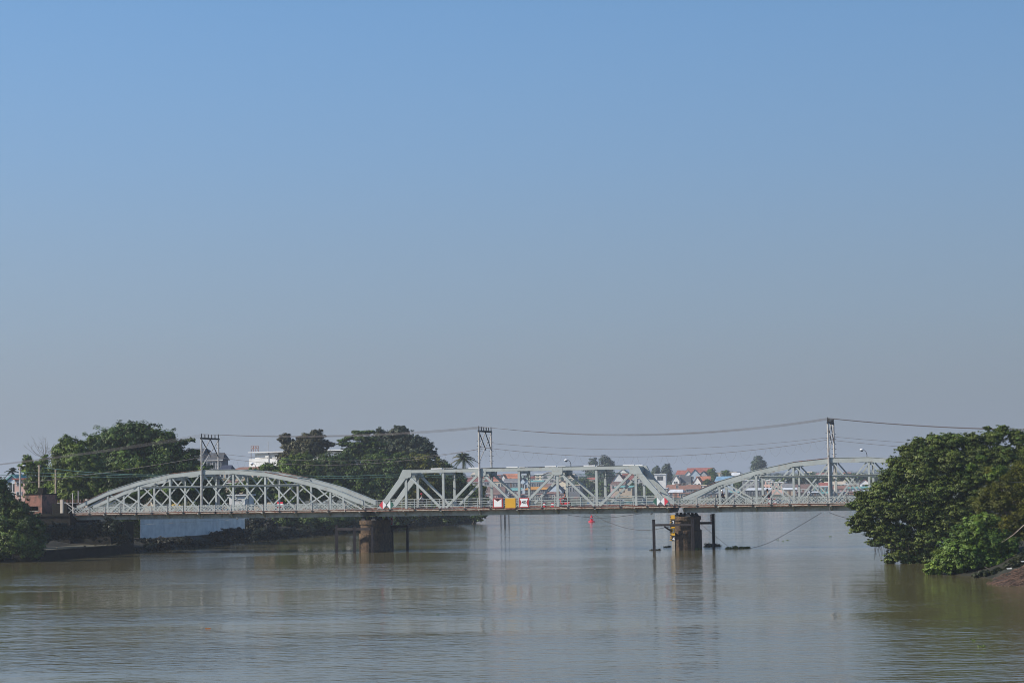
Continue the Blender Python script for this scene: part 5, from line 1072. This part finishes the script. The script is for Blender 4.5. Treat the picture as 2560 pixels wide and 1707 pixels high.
for a in ((1500, 1259, 12, 'blue', 'long blue boat moored behind the flat truss'), (1550, 1258.5, 13, 'teal', 'teal boat moored beside the long blue boat'), (1600, 1258, 12, 'teal', 'teal boat moored left of the right pier'), (1300, 1261.5, 10, 'dark', 'dark boat moored behind the 40 sign'), (1230, 1262.5, 10, 'dark', 'dark boat moored behind the middle pylon'), (1810, 1255.5, 12, 'dark', 'dark boat moored behind the right arch'), (1975, 1253.5, 11, 'blue', 'blue boat moored behind the right arch')): boat(*a)
boat(1442, 1262.5, 5.5, 'mint', 'small mint green boat under a red parasol', False)
p = ground(1442, 1262.5); T = thing('parasol', 'red parasol above the small mint green boat', 'parasol', (p.x, p.y, .7)); MB().tube([(0, 0, 0), (0, 0, 2.9)], .05, 6).build('pole', GALV, T); MB().lathe([(1.5, 2.5), (.9, 2.85), (.05, 3.1)], n=10).build('canopy', RED, T)

# ------------------------------------------------------------------ far trees
FT = 'trees on the far bank'
def ft(label, Y, px, blobs, n, s=.9, pal=GF, seed=70): tree('far_tree', label, Y, px, blobs, n, s, pal, seed, zbase=max(far_z(at(px, 1250, Y).x, Y), .5), group=FT, tr=.4, dens_sub=24)
ft('tall pair crown tree on the skyline above the flat truss, left half', 1280, 1482, [(1482, 1160, 13, 14), (1476, 1178, 16, 14), (1490, 1182, 16, 16), (1480, 1200, 22, 18)], 5000)
ft('tall darker tree on the skyline above the flat truss, right half', 1230, 1514, [(1514, 1153, 16, 15), (1522, 1170, 16, 18), (1508, 1176, 16, 16), (1516, 1196, 24, 18)], 6000, seed=71)
ft('dark tree mass behind the centre of the flat truss', 1060, 1460, [(1455, 1208, 18, 14), (1472, 1216, 20, 16), (1450, 1228, 22, 14), (1478, 1236, 18, 12), (1495, 1222, 16, 16)], 7000, .8, G1, 72)
ft('dark tree right of the open shed', 1045, 1512, [(1506, 1216, 14, 14), (1520, 1224, 16, 14), (1510, 1236, 18, 10)], 4000, .8, G1, 73)
ft('green trees along the shore left of the right pier', 1035, 1585, [(1570, 1226, 16, 14), (1588, 1220, 16, 14), (1604, 1228, 16, 14), (1582, 1238, 26, 10)], 6000, .8, G1, 74)
ft('yellow green shore tree by the right end of the flat truss', 1020, 1628, [(1622, 1224, 10, 10), (1632, 1230, 12, 10), (1618, 1236, 12, 8)], 3000, .7, G2, 75)
ft('pointed green tree right of the flat truss', 1150, 1667, [(1668, 1166, 8, 8), (1666, 1177, 12, 12), (1668, 1190, 15, 14)], 3500, .8, seed=76)
ft('smaller rounded tree left of the pointed one', 1170, 1640, [(1641, 1175, 9, 10), (1638, 1184, 12, 10)], 2500, .8, seed=77)
ft('lone round tree high on the skyline above the right arch', 1250, 1895, [(1896, 1147, 10, 9), (1890, 1158, 13, 11), (1902, 1162, 13, 13), (1886, 1170, 11, 10), (1896, 1172, 16, 12)], 5500, .8, seed=78)
ft('rounded green tree before the red tile hall', 1130, 1779, [(1778, 1180, 10, 9), (1780, 1190, 11, 12), (1786, 1198, 10, 10)], 3000, .8, G2, 79)
ft('small rounded tree left of the start of the right arch', 1130, 1815, [(1815, 1182, 8, 7), (1816, 1189, 11, 7)], 2000, .8, G2, 80)
ft('dark shrub tree beside the bright orange roof', 1042, 1770, [(1770, 1206, 9, 9), (1766, 1213, 9, 7)], 1800, .6, G1, 81)
ft('dark trees behind the waterfront right of the villa', 1120, 2030, [(1975, 1196, 18, 8), (2000, 1200, 20, 10), (2030, 1196, 22, 12), (2062, 1198, 16, 8), (1955, 1204, 14, 8)], 6000, .9, G1, 82)
ft('tree behind the white edged brown roof', 1080, 1925, [(1848, 1212, 12, 9), (1862, 1206, 10, 8)], 2200, .8, G1, 83)
ft('dark tree near the big tree on the far bank', 1110, 2120, [(2095, 1196, 18, 8), (2125, 1194, 20, 10), (2150, 1192, 20, 9), (2180, 1196, 22, 12)], 5000, .9, G1, 84)
# distant wooded ridge: one mass of crowns
rg = np.random.default_rng(9); bl = []
for k in range(900):
    Y = rg.uniform(1500, 6200) if k > 250 else rg.uniform(1350, 2000); x = rg.uniform(-.16, .30) * Y
    r = rg.uniform(5, 9) * (1 + Y / 4000); bl.append((x, Y, far_z(x, Y) + r * .1, r * 2.0, r, r * .5))
wood = leaves('distant_wood', bl, 90000, 4.6, GF, None, 90, core=.05, dens_sub=20); wood['kind'] = 'stuff'
rs = random.Random(30)
for k, (px, py) in enumerate(((1380, 1188), (1430, 1190), (1600, 1186), (2010, 1178), (2040, 1182), (2090, 1186), (2108, 1180), (2140, 1184), (1230, 1186), (1410, 1184))):
    places = ['left of the flat truss middle', 'above the flat truss middle', 'right of the flat truss', 'left of the right pylon', 'just left of the right pylon', 'right of the right pylon', 'second right of the right pylon', 'near the big tree', 'right of the middle pylon', 'behind the flat truss centre']
    house('distant hillside house with %s, %s' % (('red roof', 'pale roof')[k % 2], places[k]), px, px + rs.uniform(16, 26), py, py + 3, py + 8, 1550 + rs.uniform(-80, 80), 'side', 'cream', ('red', 'cream')[k % 2], 3, group='houses on the far hillside')

# ------------------------------------------------------------------ riders on the bridge
def human(parent, joints, edges, radii, mname, m):
    bm = bmesh.new(); sk = bm.verts.layers.skin.verify(); vv = [bm.verts.new(j) for j in joints]
    for i, q in enumerate(vv): q[sk].radius = (radii[i], radii[i]); q[sk].use_root = (i == 0)
    for a_, b_ in edges: bm.edges.new((vv[a_], vv[b_]))
    me = bpy.data.meshes.new(mname); bm.to_mesh(me); bm.free(); o = link(mname, me, parent)
    md = o.modifiers.new('skin', 'SKIN'); md.use_smooth_shade = True; s = o.modifiers.new('sub', 'SUBSURF'); s.levels = 1; s.render_levels = 1
    me.materials.append(m); return o
def rider(u, v, label, shirt, helmet, d, bikecol, blabel, legs=TROUS, bicycle=False):
    rz = BROT + (0 if d > 0 else math.pi)
    K = thing('motorbike' if not bicycle else 'bicycle', blabel, 'motorcycle' if not bicycle else 'bicycle', bw(u, v, ZD), rz)
    wr = .28 if not bicycle else .33; wx = .62 if not bicycle else .55
    for x in (-wx, wx):
        n = 18; mb = MB(); mb.tube([(x + wr * .88 * math.cos(2 * math.pi * k / n), 0, wr + wr * .88 * math.sin(2 * math.pi * k / n)) for k in range(n + 1)], .055 if not bicycle else .025, 6, False); w_ = mb.build('wheel', RUBBER, K)
        MB().lathe([(.07, -.06), (.07, .06)], n=8).build('hub', GALV, w_).matrix_local = Matrix.Translation((x, 0, wr)) @ Matrix.Rotation(rad(90), 4, 'X')
        for q in range(6): MB().bar((x, 0, wr), (x + wr * .85 * math.cos(q * 1.047), 0, wr + wr * .85 * math.sin(q * 1.047)), .012, .012).build('spoke', GALV, w_)
    if not bicycle:
        MB().prism([(-.85, .62), (-.2, .56), (.05, .36), (.3, .36), (.42, .9), (.5, .86), (.42, .34), (.1, .22), (-.35, .28), (-.7, .42)], -.11, .11).build('body', bikecol, K)
        MB().prism([(-.75, .64), (-.15, .60), (-.05, .70), (-.3, .76), (-.75, .75)], -.12, .12).build('seat', BLK, K)
        MB().prism([(.40, .88), (.56, .84), (.60, .98), (.46, 1.04)], -.09, .09).build('headlight_cowl', bikecol, K)
        MB().bar((wx, 0, wr), (.45, 0, .95), .07, .05).build('fork', GALV, K)
    else:
        for a, b in (((-.55, .33), (-.1, .3)), ((-.1, .3), (.4, .8)), ((-.15, .85), (-.1, .3)), ((-.15, .8), (.42, .8)), ((-.55, .33), (-.15, .8)), ((.55, .33), (.40, 1.0))): MB().bar((a[0], 0, a[1]), (b[0], 0, b[1]), .035, .035).build('frame_tube', bikecol, K)
        MB().box((-.28, -.07, .86), (-.02, .07, .92)).build('seat', BLK, K)
    MB().tube([(.38, -.33, 1.04), (.44, 0, 1.0), (.38, .33, 1.04)], .018, 5).build('handlebar', BLACKM, K)
    T = thing('person', label, 'person', bw(u, v, ZD), rz); z0 = .80 if not bicycle else .95
    J = [(-.25, 0, z0), (-.22, 0, z0 + .25), (-.15, 0, z0 + .50), (-.12, 0, z0 + .60), (-.09, 0, z0 + .74), (-.08, 0, z0 + .86)]
    E_ = [(0, 1), (1, 2), (2, 3), (3, 4), (4, 5)]; R_ = [.15, .14, .16, .055, .09, .085]
    for s in (-1, 1):
        b = len(J); J += [(-.15, s * .19, z0 + .46), (.05, s * .26, z0 + .25), (.30, s * .30, z0 + .24), (.38, s * .31, z0 + .24)]; E_ += [(2, b), (b, b + 1), (b + 1, b + 2), (b + 2, b + 3)]; R_ += [.065, .048, .035, .04]
        b = len(J); J += [(-.22, s * .11, z0 - .02), (.16, s * .17, z0 - .04), (.10, s * .17, z0 - .42), (.24, s * .17, z0 - .46)]; E_ += [(0, b), (b, b + 1), (b + 1, b + 2), (b + 2, b + 3)]; R_ += [.095, .07, .045, .04]
    human(T, J, E_, R_, 'body', SKIN)
    SJ = [J[0], J[1], J[2]] + [p for s in (0, 1) for p in (J[6 + s * 8], J[7 + s * 8], tuple((J[7 + s * 8][i] * .45 + J[8 + s * 8][i] * .55) for i in range(3)))]
    human(T, SJ, [(0, 1), (1, 2), (2, 3), (3, 4), (4, 5), (2, 6), (6, 7), (7, 8)], [.17, .165, .175, .085, .065, .055, .085, .065, .055], 'shirt', shirt)
    LJ = [J[0]]; LE = []; LR = [.165]
    for s in (0, 1):
        b = len(LJ); LJ += [J[10 + s * 8], J[11 + s * 8], tuple(J[11 + s * 8][i] * .1 + J[12 + s * 8][i] * .9 for i in range(3))]; LE += [(0, b), (b, b + 1), (b + 1, b + 2)]; LR += [.11, .085, .062]
    human(T, LJ, LE, LR, 'trousers', legs)
    MB().lathe([(.125, -.07), (.145, 0), (.135, .08), (.09, .14), (.02, .165)], (-.08, 0, z0 + .90), 12).build('helmet', helmet, T, True)
    MB().prism([(0, -.03), (.20, -.06), (.20, -.045), (0, .0)], -.10, .10).build('visor', helmet, T).location = (-.02, 0, z0 + .88)
rider(onb(1410, 1250, 1.2)[0], 1.2, 'motorcyclist in a red jacket and dark helmet on the flat span', RCLOTH, BLK, -1, REDB, 'red motorbike crossing the flat truss span')
rider(onb(1052, 1250, 1.0)[0], 1.0, 'cyclist in a white shirt and red cap on the flat span', WCLOTH, REDB, -1, GALV, 'bicycle ridden by the person in the red cap', TROUS, True)
rider(onb(1804, 1240, 1.2)[0], 1.2, 'rider in navy clothes and pale helmet on the right span', BLUEC, WHITE, -1, BLK, 'dark motorbike at the start of the right span')
rider(onb(1917, 1240, 1.2)[0], 1.2, 'rider with dark helmet behind the small notices on the right span', TROUS, BLK, -1, BLK, 'dark motorbike behind the small notices on the right span')
# cables lashed under the deck, small white fittings
for px, py, l in ((593, 1295, 'white round float hanging under the left span'), (1628, 1284, 'white fitting hanging under the flat span near the pier')):
    u, z = onb(px, py, -.4); bm = bmesh.new(); bmesh.ops.create_uvsphere(bm, u_segments=12, v_segments=8, radius=.17); me = bpy.data.meshes.new('float'); bm.to_mesh(me); bm.free(); me.materials.append(mat('dull_white', (.6, .57, .52), .7)); o = link('hanging_float', me); o.location = bw(u, -.4, z + .03); tag(o, l, 'float')

# ------------------------------------------------------------------ haze
m = bpy.data.materials.new('haze'); m.use_nodes = True; t = m.node_tree; t.nodes.remove(t.nodes['Principled BSDF'])
pv = t.nodes.new('ShaderNodeVolumePrincipled'); pv.inputs['Color'].default_value = (0.86, 0.92, 1.0, 1); pv.inputs['Density'].default_value = 0.00021; pv.inputs['Anisotropy'].default_value = 0.2
t.links.new(pv.outputs[0], t.nodes['Material Output'].inputs['Volume'])
hz = MB().box((-4600, -300, -4), (4600, 8600, 95)).build('haze', m); hz['kind'] = 'stuff'
